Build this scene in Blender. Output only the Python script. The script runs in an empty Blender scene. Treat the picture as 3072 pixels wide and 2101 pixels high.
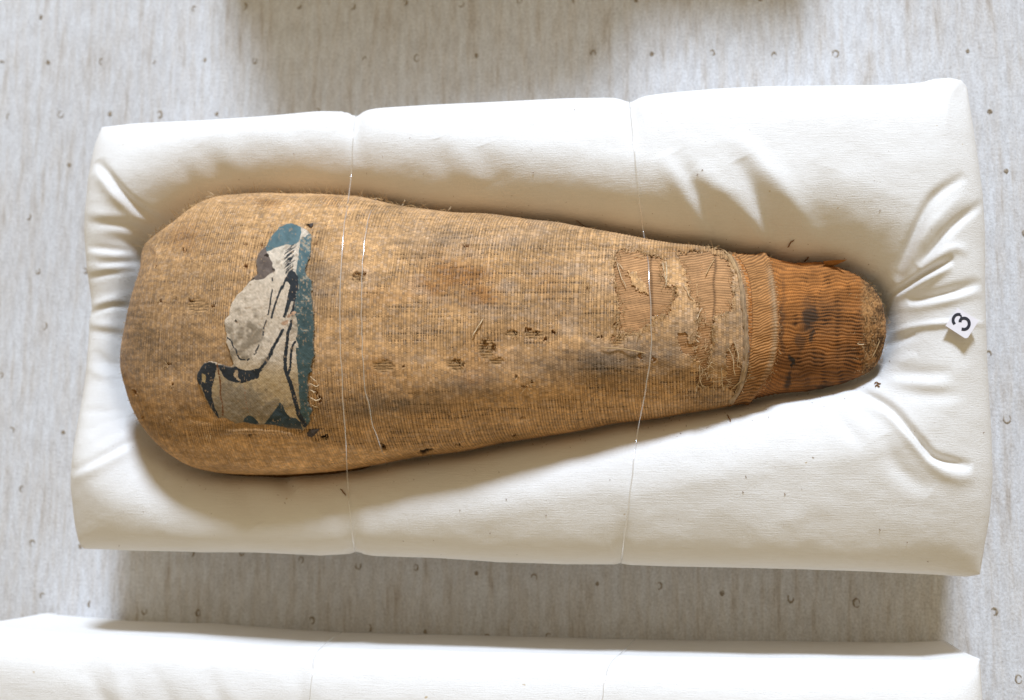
import bpy, math, random
import numpy as np

random.seed(7)
rng = np.random.default_rng(11)
scene = bpy.context.scene
COL = scene.collection

# ------------------------------------------------------------------ camera
F = 2.1                      # focal length in half sensor widths
HC = 0.83                    # camera height above the floor (m)
NV = np.array([0.1716, 0.1038, 0.9797])      # down, in camera axes (x right, y down, z forward)
NV /= np.linalg.norm(NV)
CX, CY, HW = 1536.0, 1050.5, 1536.0          # photograph measures used for surveying


def ray(px, py):
    px = np.asarray(px, float); py = np.asarray(py, float)
    return np.stack([(px - CX) / HW / F, (py - CY) / HW / F, np.ones_like(px)], -1)


def _hit(px, py):
    r = ray(px, py); return r / (r @ NV)


WZ = -NV
_a = _hit(250, 1645); _b = _hit(2938, 1722); _c = _hit(305, 383); _d = _hit(2900, 262)
WX = (_b - _a) + (_d - _c); WX -= WZ * (WX @ WZ); WX /= np.linalg.norm(WX)
WY = np.cross(WZ, WX)
M = np.stack([WX, WY, WZ])                   # camera axes -> world axes
CAM = np.array([0.0, 0.0, HC])


def at(px, py, z):
    d = ray(px, py) @ M.T
    t = (np.asarray(z) - HC) / d[..., 2]
    return CAM + d * t[..., None]


def project(P):
    c = (P - CAM) @ M
    return CX + HW * F * c[..., 0] / c[..., 2], CY + HW * F * c[..., 1] / c[..., 2]


from mathutils import Matrix, Vector
cd = bpy.data.cameras.new("camera"); cam = bpy.data.objects.new("camera", cd); COL.objects.link(cam)
mx, my, mz = M @ np.array([1, 0, 0]), M @ np.array([0, -1, 0]), M @ np.array([0, 0, -1])
cam.matrix_world = Matrix(((mx[0], my[0], mz[0], 0), (mx[1], my[1], mz[1], 0), (mx[2], my[2], mz[2], HC), (0, 0, 0, 1)))
cd.sensor_width = 36; cd.lens = 18 * F; cd.clip_start = 0.01; cd.clip_end = 50
cd.dof.use_dof = True; cd.dof.focus_distance = 0.67; cd.dof.aperture_fstop = 5.6
scene.camera = cam

# ------------------------------------------------------------------ light
world = bpy.data.worlds.new("World"); scene.world = world; world.use_nodes = True
bg = world.node_tree.nodes["Background"]
bg.inputs[0].default_value = (1.0, 0.835, 0.55, 1); bg.inputs[1].default_value = 0.50
ELEV, AZ = math.radians(33), math.radians(6)
tgt = at(1536, 1050, 0.1)
ld = Vector((math.sin(AZ) * math.cos(ELEV), math.cos(AZ) * math.cos(ELEV), math.sin(ELEV)))
lamp = bpy.data.lights.new("window_light", 'AREA'); lamp.shape = 'DISK'; lamp.size = 1.05
lamp.energy = 565; lamp.color = (0.66, 0.79, 1.0)
lo = bpy.data.objects.new("window_light", lamp); COL.objects.link(lo)
lo.location = Vector(tgt) + ld * 6.0
lo.rotation_euler = ld.to_track_quat('Z', 'Y').to_euler()
scene.view_settings.view_transform = 'Standard'; scene.view_settings.look = 'None'
scene.view_settings.exposure = 0; scene.view_settings.gamma = 1
scene.render.film_transparent = False

# ------------------------------------------------------------------ numeric helpers


def vnoise(x, y, seed=0):
    x = np.asarray(x, float); y = np.asarray(y, float)
    t = np.random.default_rng(seed).random((256, 256))
    xi = np.floor(x).astype(int); yi = np.floor(y).astype(int)
    fx = x - xi; fy = y - yi
    fx = fx * fx * (3 - 2 * fx); fy = fy * fy * (3 - 2 * fy)
    a = t[xi & 255, yi & 255]; b = t[(xi + 1) & 255, yi & 255]
    c = t[xi & 255, (yi + 1) & 255]; d = t[(xi + 1) & 255, (yi + 1) & 255]
    return (a * (1 - fx) + b * fx) * (1 - fy) + (c * (1 - fx) + d * fx) * fy


def fbm(x, y, seed=0, o=4):
    s = 0; a = 0.5; n = 0
    for k in range(o):
        s = s + a * vnoise(x * 2 ** k + 17.3 * k, y * 2 ** k + 9.1 * k, seed + k); n += a; a *= 0.5
    return s / n


def sstep(a, b, x):
    t = np.clip((x - a) / (b - a), 0, 1); return t * t * (3 - 2 * t)


def inside(px, py, poly):
    r = np.zeros(px.shape, bool); n = len(poly)
    xs = [p[0] for p in poly]; ys = [p[1] for p in poly]
    sel = (px > min(xs)) & (px < max(xs)) & (py > min(ys)) & (py < max(ys))
    if not sel.any(): return r
    qx, qy = px[sel], py[sel]; m = np.zeros(qx.shape, bool)
    for i in range(n):
        x1, y1 = poly[i]; x2, y2 = poly[(i + 1) % n]
        if y1 == y2: continue
        m ^= ((y1 > qy) != (y2 > qy)) & (qx < (x2 - x1) * (qy - y1) / (y2 - y1) + x1)
    r[sel] = m
    return r


def pdist(px, py, pts, reach=None):
    """distance to a polyline, and how far along it (0..1) the nearest point lies"""
    best = np.full(px.shape, 1e9); tt = np.zeros(px.shape)
    pts = np.asarray(pts, float)
    sel = np.ones(px.shape, bool)
    if reach is not None:
        sel = (px > pts[:, 0].min() - reach) & (px < pts[:, 0].max() + reach) & (py > pts[:, 1].min() - reach) & (py < pts[:, 1].max() + reach)
        if not sel.any(): return best, tt
    qx, qy = px[sel], py[sel]; bb = np.full(qx.shape, 1e9); tb = np.zeros(qx.shape)
    L = np.hypot(*(pts[1:] - pts[:-1]).T); cum = np.concatenate([[0], np.cumsum(L)])
    for i in range(len(pts) - 1):
        d = pts[i + 1] - pts[i]
        t = np.clip(((qx - pts[i, 0]) * d[0] + (qy - pts[i, 1]) * d[1]) / max(1e-9, d @ d), 0, 1)
        e = np.hypot(qx - pts[i, 0] - t * d[0], qy - pts[i, 1] - t * d[1])
        k = e < bb
        bb = np.where(k, e, bb); tb = np.where(k, (cum[i] + t * L[i]) / cum[-1], tb)
    best[sel] = bb; tt[sel] = tb
    return best, tt


def blob(px, py, cx, cy, rx, ry, ang=0.0):
    a = math.radians(ang); dx = px - cx; dy = py - cy
    u = (dx * math.cos(a) + dy * math.sin(a)) / rx; v = (-dx * math.sin(a) + dy * math.cos(a)) / ry
    return np.exp(-(u * u + v * v))


def curve(pts, n, smooth=True):
    """resample a polyline to n points by chord length (Catmull-Rom)"""
    pts = np.asarray(pts, float)
    if smooth and len(pts) > 2:
        q = np.vstack([2 * pts[0] - pts[1], pts, 2 * pts[-1] - pts[-2]]); o = []
        for i in range(1, len(q) - 2):
            t = np.linspace(0, 1, 12, endpoint=False)[:, None]
            o.append(0.5 * (2 * q[i] + (q[i + 1] - q[i - 1]) * t + (2 * q[i - 1] - 5 * q[i] + 4 * q[i + 1] - q[i + 2]) * t ** 2 + (-q[i - 1] + 3 * q[i] - 3 * q[i + 1] + q[i + 2]) * t ** 3))
        pts = np.vstack(o + [pts[-1:]])
    L = np.concatenate([[0], np.cumsum(np.linalg.norm(np.diff(pts, axis=0), axis=1))]); L /= L[-1]
    s = np.linspace(0, 1, n)
    return np.stack([np.interp(s, L, pts[:, k]) for k in range(pts.shape[1])], -1)


class Edge:
    def __init__(self, pts, key=None):
        c = curve(pts, 600, key is not None)
        if key is None:
            for _ in range(5): c[1:-1] = (c[:-2] + 2 * c[1:-1] + c[2:]) / 4
        if key is None:
            self.s = np.linspace(0, 1, 600)
        else:
            k = c[:, key]; k = np.maximum.accumulate(k); self.s = (k - k[0]) / (k[-1] - k[0])
        self.c = c

    def __call__(self, t):
        return np.stack([np.interp(t, self.s, self.c[:, k]) for k in range(2)], -1)


def coons(top, bot, lef, rig, u, v):
    """u: left..right, v: top..bottom"""
    u_ = u[..., None]; v_ = v[..., None]
    T, B, L, R = top(u), bot(u), lef(v), rig(v)
    p00, p10, p01, p11 = top(np.array(0.)), top(np.array(1.)), bot(np.array(0.)), bot(np.array(1.))
    return (1 - v_) * T + v_ * B + (1 - u_) * L + u_ * R - ((1 - u_) * (1 - v_) * p00 + u_ * (1 - v_) * p10 + (1 - u_) * v_ * p01 + u_ * v_ * p11)


def grid_normals(P):
    du = np.gradient(P, axis=0); dv = np.gradient(P, axis=1)
    n = np.cross(du, dv); n /= np.linalg.norm(n, axis=-1, keepdims=True) + 1e-12
    if n[n.shape[0] // 2, n.shape[1] // 2, 2] < 0: n = -n
    return n


def quads(nu, nv):
    i = np.arange(nu * nv).reshape(nu, nv)
    return np.stack([i[:-1, :-1], i[:-1, 1:], i[1:, 1:], i[1:, :-1]], -1).reshape(-1, 4)


def mesh_from(name, V, Q, mat, parent=None, colour=None, smooth=True, attrs=None):
    me = bpy.data.meshes.new(name)
    V = np.ascontiguousarray(V, np.float32).reshape(-1, 3); Q = np.asarray(Q, np.int32)
    me.vertices.add(len(V)); me.vertices.foreach_set('co', V.ravel())
    me.loops.add(Q.size); me.loops.foreach_set('vertex_index', Q.ravel())
    me.polygons.add(len(Q)); me.polygons.foreach_set('loop_start', np.arange(len(Q), dtype=np.int32) * Q.shape[1])
    me.polygons.foreach_set('loop_total', np.full(len(Q), Q.shape[1], np.int32))
    me.polygons.foreach_set('use_smooth', np.full(len(Q), smooth, bool))
    if colour is not None:
        at_ = me.attributes.new('Tint', 'FLOAT_COLOR', 'POINT')
        c = np.ones((len(V), 4), np.float32); c[:, :3] = np.clip(colour.reshape(-1, 3), 0.002, 0.95)
        at_.data.foreach_set('color', c.ravel())
    me.update(calc_edges=True); me.validate()
    if mat: me.materials.append(mat)
    o = bpy.data.objects.new(name, me); COL.objects.link(o)
    if parent: o.parent = parent
    return o


def layer(name, P, keep, mat, parent, colour, skirt=0.0015, N=None):
    """a cloth layer: grid P cut to the kept faces, with a cut edge of real thickness"""
    nu, nv = P.shape[:2]; Q = quads(nu, nv); Q = Q[keep.ravel()]
    if N is None: N = grid_normals(P)
    V0 = P.reshape(-1, 3); q0 = Q[::max(1, len(Q) // 500)]
    fn = np.cross(V0[q0[:, 1]] - V0[q0[:, 0]], V0[q0[:, 3]] - V0[q0[:, 0]])
    if (fn * N.reshape(-1, 3)[q0[:, 0]]).sum() < 0: Q = Q[:, ::-1]
    e = np.concatenate([Q[:, [0, 1]], Q[:, [1, 2]], Q[:, [2, 3]], Q[:, [3, 0]]])
    key = np.sort(e, 1); code = key[:, 0].astype(np.int64) * (nu * nv) + key[:, 1]
    _, inv, cnt = np.unique(code, return_inverse=True, return_counts=True)
    be = e[cnt[inv] == 1]
    V = P.reshape(-1, 3); Nn = N.reshape(-1, 3); C = colour.reshape(-1, 3)
    ids = np.unique(be); low = np.full(nu * nv, -1); low[ids] = nu * nv + np.arange(len(ids))
    V = np.vstack([V, V[ids] - Nn[ids] * skirt]); C = np.vstack([C, C[ids] * 0.6])
    SQ = np.stack([be[:, 1], be[:, 0], low[be[:, 0]], low[be[:, 1]]], -1)
    Q = np.vstack([Q, SQ])
    used = np.unique(Q); mp = np.full(len(V), -1); mp[used] = np.arange(len(used))
    return mesh_from(name, V[used], mp[Q], mat, parent, C[used])


def tube(pts, r, sides=6, taper=True):
    pts = np.asarray(pts, float); n = len(pts)
    rr = np.full(n, r) if np.isscalar(r) else np.asarray(r, float)
    if taper and np.isscalar(r): rr = rr * np.clip(np.minimum(np.arange(n) + .6, n - .4 - np.arange(n)) / 2, .3, 1)
    T = np.gradient(pts, axis=0); T /= np.linalg.norm(T, axis=1, keepdims=True) + 1e-12
    up = np.array([0.13, 0.21, 0.97]); A = np.cross(T, up); A /= np.linalg.norm(A, axis=1, keepdims=True) + 1e-9
    B = np.cross(A, T); th = np.linspace(0, 2 * np.pi, sides, endpoint=False)
    V = pts[:, None] + rr[:, None, None] * (A[:, None] * np.cos(th)[None, :, None] + B[:, None] * np.sin(th)[None, :, None])
    i = np.arange(n * sides).reshape(n, sides); j = np.roll(i, -1, 1)
    Q = np.stack([i[:-1], j[:-1], j[1:], i[1:]], -1).reshape(-1, 4)
    return V.reshape(-1, 3), Q


def join(parts):
    Vs, Qs, o = [], [], 0
    for V, Q in parts:
        Vs.append(V); Qs.append(Q + o); o += len(V)
    return np.vstack(Vs), np.vstack(Qs)


def tag(o, label=None, category=None, group=None, kind=None):
    if label: o['label'] = label
    if category: o['category'] = category
    if group: o['group'] = group
    if kind: o['kind'] = kind
    return o


def empty(name, loc):
    o = bpy.data.objects.new(name, None); o.empty_display_size = 0.03; COL.objects.link(o)
    o.location = loc; return o


def adopt(o, root):
    """parent while keeping world coordinates baked in the mesh"""
    o.parent = root; o.matrix_parent_inverse = Matrix.Translation(root.location).inverted(); return o


# ------------------------------------------------------------------ materials


def mat(name, rough=0.85, spec=0.2, sheen=0.0):
    m = bpy.data.materials.new(name); m.use_nodes = True
    nt = m.node_tree; p = nt.nodes['Principled BSDF']
    p.inputs['Roughness'].default_value = rough; p.inputs['Specular IOR Level'].default_value = spec
    if sheen: p.inputs['Sheen Weight'].default_value = sheen; p.inputs['Sheen Roughness'].default_value = 0.5
    return m, nt, p


def nd(nt, t, **kw):
    n = nt.nodes.new(t)
    for k, v in kw.items(): setattr(n, k, v)
    return n


def noise_node(nt, scale, stretch=(1, 1, 1), detail=4, rough=0.6, coord=None):
    tc = nd(nt, 'ShaderNodeTexCoord'); mp = nd(nt, 'ShaderNodeMapping'); mp.inputs['Scale'].default_value = stretch
    nt.links.new(tc.outputs['Object'], mp.inputs['Vector'])
    n = nd(nt, 'ShaderNodeTexNoise'); n.inputs['Scale'].default_value = scale
    n.inputs['Detail'].default_value = detail; n.inputs['Roughness'].default_value = rough
    nt.links.new(mp.outputs[0], n.inputs['Vector']); return n


def ramp(nt, src, stops):
    r = nd(nt, 'ShaderNodeValToRGB'); e = r.color_ramp.elements
    while len(e) < len(stops): e.new(0.5)
    for k, (p, c) in enumerate(stops):
        e[k].position = p; e[k].color = (*c, 1) if len(c) == 3 else c
    nt.links.new(src, r.inputs[0]); return r


def bump(nt, p, src, strength, dist):
    b = nd(nt, 'ShaderNodeBump'); b.inputs['Strength'].default_value = strength; b.inputs['Distance'].default_value = dist
    nt.links.new(src, b.inputs['Height'])
    old = p.inputs['Normal'].links
    if old: nt.links.new(old[0].from_socket, b.inputs['Normal'])
    nt.links.new(b.outputs[0], p.inputs['Normal'])


def mul(nt, a, b):
    m = nd(nt, 'ShaderNodeMix', data_type='RGBA', blend_type='MULTIPLY'); m.inputs[0].default_value = 1
    nt.links.new(a, m.inputs[6]); nt.links.new(b, m.inputs[7]); return m.outputs[2]


def cloth_material(name, lo, hi, scale=2600, bstr=0.5, bdist=0.0002, rough=0.9, sheen=0.05):
    """tint attribute times fine fibre noise"""
    m, nt, p = mat(name, rough, 0.15, sheen)
    a = nd(nt, 'ShaderNodeAttribute', attribute_name='Tint')
    n = noise_node(nt, scale, (1, 1, 1), 3)
    r = ramp(nt, n.outputs['Fac'], [(0.3, (lo,) * 3), (0.7, (hi,) * 3)])
    nt.links.new(mul(nt, a.outputs['Color'], r.outputs[0]), p.inputs['Base Color'])
    bump(nt, p, n.outputs['Fac'], bstr, bdist)
    return m


M_shroud = cloth_material('aged_linen', 0.80, 1.2)
M_wrap = cloth_material('resin_stained_linen', 0.78, 1.22)
M_paint = cloth_material('painted_plaster', 0.90, 1.10, 1800, 0.35, 0.00015, 0.75, 0)


def cotton(name, base):
    m, nt, p = mat(name, 1.0, 0.03, 0.0)
    slub = noise_node(nt, 60, (1, 40, 6), 5, 0.72)
    fine = noise_node(nt, 620, (1, 2.0, 1), 4, 0.75)
    fleck = noise_node(nt, 210, (1, 1.5, 1), 1, 0.4)
    r1 = ramp(nt, slub.outputs['Fac'], [(0.3, (0.955, 0.95, 0.94)), (0.7, (1.02, 1.02, 1.02))])
    r2 = ramp(nt, fleck.outputs['Fac'], [(0.0, (1, 1, 1)), (0.80, (1, 1, 1)), (0.86, (0.72, 0.6, 0.42))])
    soft = noise_node(nt, 9, (1, 1, 1), 3, 0.5)
    r3 = ramp(nt, soft.outputs['Fac'], [(0.3, tuple(c * 0.965 for c in base)), (0.7, base)])
    nt.links.new(mul(nt, mul(nt, r3.outputs[0], r1.outputs[0]), r2.outputs[0]), p.inputs['Base Color'])
    bump(nt, p, slub.outputs['Fac'], 0.5, 0.0010)
    bump(nt, p, fine.outputs['Fac'], 0.36, 0.0010)
    return m


M_cotton = cotton('unbleached_cotton', (0.82, 0.785, 0.738))


def floor_material():
    m, nt, p = mat('grey_felt', 0.95, 0.1, 0.1)
    st = noise_node(nt, 90, (1.5, 0.14, 1), 5, 0.7)
    st2 = noise_node(nt, 190, (1, 0.3, 1), 4, 0.7)
    gr = noise_node(nt, 620, (1, 0.8, 1), 4, 0.75)
    big = noise_node(nt, 5, (1, 0.7, 1), 3, 0.5)
    r1 = ramp(nt, st.outputs['Fac'], [(0.28, (0.45, 0.395, 0.335)), (0.43, (0.62, 0.60, 0.575)), (0.56, (0.65, 0.65, 0.65)), (0.72, (0.69, 0.70, 0.705))])
    r2 = ramp(nt, gr.outputs['Fac'], [(0.28, (0.74, 0.72, 0.71)), (0.52, (1.0, 1.0, 1.0)), (0.75, (1.2, 1.2, 1.22))])
    r3 = ramp(nt, big.outputs['Fac'], [(0.3, (0.93, 0.92, 0.92)), (0.7, (1.04, 1.04, 1.05))])
    r4 = ramp(nt, st2.outputs['Fac'], [(0.3, (0.84, 0.82, 0.80)), (0.6, (1.03, 1.03, 1.03))])
    nt.links.new(mul(nt, mul(nt, mul(nt, r1.outputs[0], r2.outputs[0]), r3.outputs[0]), r4.outputs[0]), p.inputs['Base Color'])
    bump(nt, p, st2.outputs['Fac'], 0.35, 0.0022)
    bump(nt, p, gr.outputs['Fac'], 0.5, 0.0012)
    return m


M_floor = floor_material()


def plain(name, c, rough=0.8, spec=0.3, ns=None, amt=0.25):
    m, nt, p = mat(name, rough, spec)
    if ns:
        n = noise_node(nt, ns); r = ramp(nt, n.outputs['Fac'], [(0.3, tuple(x * (1 - amt) for x in c)), (0.7, tuple(x * (1 + amt) for x in c))])
        nt.links.new(r.outputs[0], p.inputs['Base Color'])
    else:
        p.inputs['Base Color'].default_value = (*c, 1)
    return m


M_dimple = plain('felt_hole_shade', (0.32, 0.26, 0.19), 0.95, 0.05, 900)  # dark brown of the crescents stands in for shadow in the needle holes
M_thread = plain('loose_linen_thread', (0.47, 0.31, 0.15), 0.9, 0.1, 1500)
M_thread_pale = plain('pale_linen_thread', (0.62, 0.46, 0.28), 0.9, 0.1, 1500)
M_straw = plain('brown_fibre', (0.20, 0.095, 0.035), 0.8, 0.2, 1500)
M_card = plain('white_card', (0.68, 0.63, 0.63), 0.6, 0.3, 300, 0.04)
M_ink = plain('black_ink', (0.012, 0.011, 0.016), 0.5, 0.3, 500)
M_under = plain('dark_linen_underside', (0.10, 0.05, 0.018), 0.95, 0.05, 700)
mm, nt, p = mat('clear_monofilament', 0.12, 0.7)
p.inputs['Base Color'].default_value = (0.93, 0.92, 0.90, 1); p.inputs['Transmission Weight'].default_value = 0.0; p.inputs['Alpha'].default_value = 0.55; p.inputs['IOR'].default_value = 1.5
tr_ = nt.nodes.new('ShaderNodeBsdfTransparent'); gl_ = nt.nodes.new('ShaderNodeBsdfGlossy'); gl_.inputs['Roughness'].default_value = 0.16; gl_.inputs['Color'].default_value = (1, 1, 1, 1)
p.inputs['Alpha'].default_value = 1
m1 = nt.nodes.new('ShaderNodeMixShader'); m2 = nt.nodes.new('ShaderNodeMixShader'); m1.inputs[0].default_value = 0.35; m2.inputs[0].default_value = 0.27
nt.links.new(gl_.outputs[0], m1.inputs[1]); nt.links.new(p.outputs[0], m1.inputs[2]); nt.links.new(tr_.outputs[0], m2.inputs[1]); nt.links.new(m1.outputs[0], m2.inputs[2])
nt.links.new(m2.outputs[0], nt.nodes['Material Output'].inputs['Surface'])
M_line = mm

# ------------------------------------------------------------------ floor
S = 2.2
Vf = np.array([[-S, -S, 0], [S, -S, 0], [S, S, 0], [-S, S, 0]]); c0 = at(1536, 1050, 0); Vf[:, :2] += c0[:2]
floor = mesh_from('floor', Vf, [[0, 1, 2, 3]], M_floor); tag(floor, kind='structure')

dots = []
A_ = [(9.4, 5.2)]
Hm = None


def fit_grid():
    """the felt's needle holes: rows and columns surveyed on the floor"""
    P = [(0, 0, 454, 178), (3, 0, 914, 170), (6, 0, 1420, 163), (11, 0, 2327, 161), (14, 0, 2893, 161), (0, 1, 489, 341), (14, 1, 2962, 339),
         (14, 3, 3065, 692), (13, 6, 3038, 1255), (-2, 9, 396, 1657), (0, 9, 725, 1679), (3, 9, 1241, 1717), (6, 9, 1794, 1758), (9, 9, 2374, 1795),
         (12, 9, 2989, 1827), (-4, 10, 129, 1786), (0, 10, 755, 1853), (3, 10, 1275, 1887), (12, 10, 3047, 2028), (-4, 7, 48, 1284), (-3, 6, 148, 1130), (-2, 2, 222, 507)]
    A = np.array([[i, j, 1] for i, j, _, _ in P], float)
    W = np.array([at(x, y, 0.0)[:2] for _, _, x, y in P])
    return np.linalg.lstsq(A, W, rcond=None)[0]


G = fit_grid()
parts = []
for j in range(-3, 14):
    for i in range(-9, 20):
        w = np.array([i, j, 1.0]) @ G + rng.normal(0, 0.0013, 2)
        r0 = rng.uniform(0.0019, 0.0027); a0 = rng.uniform(0, 6.28); span = rng.uniform(2.6, 6.0)
        if rng.random() < 0.22: r0 *= 0.55; span = 6.0
        if rng.random() < 0.12: continue
        th = np.linspace(a0, a0 + span, 14)
        el = rng.uniform(0.75, 1.0)
        pts = np.stack([w[0] + r0 * el * np.cos(th), w[1] + r0 * 1.15 * np.sin(th), np.full(14, 0.00005)], -1)
        rad = rng.uniform(0.0005, 0.0009) * np.sin(np.linspace(0.35, np.pi - 0.35, 14)) * np.clip(1 + 0.35 * rng.normal(size=14), .5, 1.5)
        parts.append(tube(pts, rad, 5, False))
        if r0 < 0.0016:
            t2 = np.linspace(0, 6.28, 9); pts = np.stack([w[0] + r0 * .4 * np.cos(t2), w[1] + r0 * .4 * np.sin(t2), np.full(9, 0.00003)], -1)
            parts.append(tube(pts, 0.0004, 5, False))
V, Q = join(parts)
dm = mesh_from('needle_holes', V, Q, M_dimple); adopt(dm, floor); tag(dm, kind='stuff')

# ------------------------------------------------------------------ mummy body shape
TOPL = [(428, 745), (449, 711), (494, 676), (525, 655), (563, 631), (611, 603), (681, 588), (750, 585), (819, 583), (888, 586), (958, 586), (1027, 590), (1100, 596), (1206, 621), (1292, 633), (1379, 643), (1465, 646), (1535, 654), (1604, 664), (1673, 671), (1742, 684), (1811, 696), (1872, 707), (1943, 720), (2015, 733), (2087, 740), (2135, 746), (2175, 757), (2230, 768), (2291, 768), (2330, 779), (2388, 788), (2458, 788), (2499, 796), (2537, 806), (2579, 826)]
BOTL = [(414, 1270), (449, 1311), (490, 1350), (542, 1384), (594, 1405), (646, 1414), (715, 1419), (854, 1420), (992, 1412), (1050, 1405), (1119, 1394), (1206, 1377), (1292, 1362), (1396, 1350), (1465, 1336), (1535, 1322), (1638, 1306), (1742, 1290), (1850, 1267), (1967, 1253), (2039, 1241), (2135, 1226), (2206, 1212), (2285, 1193), (2336, 1182), (2423, 1174), (2492, 1162), (2537, 1150), (2579, 1136)]
LEFL = [(428, 745), (414, 829), (393, 898), (380, 960), (369, 1019), (364, 1088), (369, 1133), (387, 1200), (400, 1244), (414, 1270)]
RIGL = [(2579, 826), (2613, 848), (2634, 876), (2648, 910), (2655, 951), (2658, 1004), (2651, 1046), (2641, 1084), (2617, 1117), (2579, 1136)]
eT, eB, eL, eR = Edge(TOPL, 0), Edge(BOTL, 0), Edge(LEFL, 1), Edge(RIGL, 1)
X0, X1 = 421.0, 2579.0


def zeq(x):
    return np.interp(x, [300, 1500, 2000, 2400, 2700], [0.106, 0.105, 0.101, 0.094, 0.092])


def hgt(x):
    return np.interp(x, [300, 420, 560, 800, 1500, 1800, 2000, 2190, 2300, 2420, 2700], [0.030, 0.042, 0.060, 0.077, 0.068, 0.056, 0.047, 0.038, 0.033, 0.028, 0.026])


def body(u, phi, off=0.0):
    """u 0..1 along the bundle, phi angle across it (0 = top)"""
    w = np.sin(phi); v = 0.5 - 0.5 * w               # phi>0 -> far (top of picture) side
    q = coons(eT, eB, eL, eR, u, v)
    xs = X0 + u * (X1 - X0)
    ze = zeq(xs)
    P = at(q[..., 0], q[..., 1], ze)
    lft = np.clip(u / 0.055, 0, 1); rgt = np.clip((1 - u) / 0.07, 0, 1)
    fl = 0.45 + 0.55 * np.sqrt(np.clip(1 - (1 - lft) ** 2, 0, 1)); fr = 0.55 + 0.45 * np.sqrt(np.clip(1 - (1 - rgt) ** 2, 0, 1))
    c = np.cos(phi)
    H = hgt(xs) * fl * fr
    P[..., 2] = ze + H * np.sign(c) * np.abs(c) ** 0.9
    lump = (fbm(u * 9, phi * 1.6 + 5, 3, 3) - 0.5) * 0.0055 + (fbm(u * 30, phi * 4 + 5, 8, 3) - 0.5) * 0.0016
    P[..., 2] += lump * np.clip(c, 0, 1) ** .5 * np.clip(np.minimum(u, 1 - u) * 25, 0, 1)
    if off: P = P + grid_normals(P) * off
    return P


def seat_outline():
    """the outlines above are what the eye sees; move the widest section until the bundle's silhouette agrees"""
    T0, B0, L0, R0 = (np.array(curve(k, 400)) for k in (TOPL, BOTL, LEFL, RIGL))
    u_, p_ = np.meshgrid(np.linspace(0, 1, 300), np.radians(np.linspace(-112, 104, 240)), indexing='ij')
    for _ in range(5):
        x, y = project(body(u_, p_)); x = x.ravel(); y = y.ravel()
        bx = np.arange(460, 2570, 30); by = np.arange(775, 1250, 24); br = np.arange(860, 1110, 24)
        dT = np.array([np.interp(b, T0[:, 0], T0[:, 1]) - y[abs(x - b) < 15].min() for b in bx])
        dB = np.array([np.interp(b, B0[:, 0], B0[:, 1]) - y[abs(x - b) < 15].max() for b in bx])
        dL = np.array([np.interp(b, L0[:, 1], L0[:, 0]) - x[abs(y - b) < 12].min() for b in by])
        dR = np.array([np.interp(b, R0[:, 1], R0[:, 0]) - x[abs(y - b) < 12].max() for b in br])
        sm = lambda a: np.convolve(np.pad(a, 2, mode='edge'), np.ones(5) / 5, 'valid')
        dT, dB, dL, dR = sm(dT), sm(dB), sm(dL), sm(dR)
        fT = lambda q: np.interp(q[:, 0], bx, dT); fB = lambda q: np.interp(q[:, 0], bx, dB)
        fL = lambda q: np.interp(q[:, 1], by, dL); fR = lambda q: np.interp(q[:, 1], br, dR)
        for e, g in ((eT, fT), (eB, fB)):
            c = e.c.copy(); e.c[:, 1] += 0.8 * g(c)
            e.c[:, 0] += 0.8 * (fL(c) * np.exp(-(c[:, 0] - c[0, 0]) / 130) + fR(c) * np.exp(-(c[-1, 0] - c[:, 0]) / 90))
        for e, g in ((eL, fL), (eR, fR)):
            c = e.c.copy(); e.c[:, 0] += 0.8 * g(c)
            e.c[:, 1] += 0.8 * (fT(c) * np.exp(-(c[:, 1] - c[0, 1]) / 90) + fB(c) * np.exp(-(c[-1, 1] - c[:, 1]) / 90))


seat_outline()


def ugrid(x0, x1, n):
    return (np.linspace(x0, x1, n) - X0) / (X1 - X0)


# low resolution lookup: photograph position -> point on the bundle
_lu, _lp = np.meshgrid(np.linspace(0, 1, 420), np.radians(np.linspace(-92, 92, 260)), indexing='ij')
_LP = body(_lu, _lp); _LN = grid_normals(_LP); _lx, _ly = project(_LP)


def on_body(x, y, off=0.001):
    k = np.argmin((_lx - x) ** 2 + (_ly - y) ** 2)
    return _LP.reshape(-1, 3)[k] + _LN.reshape(-1, 3)[k] * off


# ------------------------------------------------------------------ cushions
mpoly_w = at(*np.array(TOPL + RIGL[1:] + BOTL[::-1][1:] + LEFL[::-1][1:-1]).T, 0.10)


def poly_signed(P, poly):
    d, _ = pdist(P[..., 0], P[..., 1], np.vstack([poly, poly[:1]])[:, :2])
    ins = inside(P[..., 0], P[..., 1], [tuple(q[:2]) for q in poly])
    return np.where(ins, -d, d)


END_FIRST = False          # the first two distances are to the long sides


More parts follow.
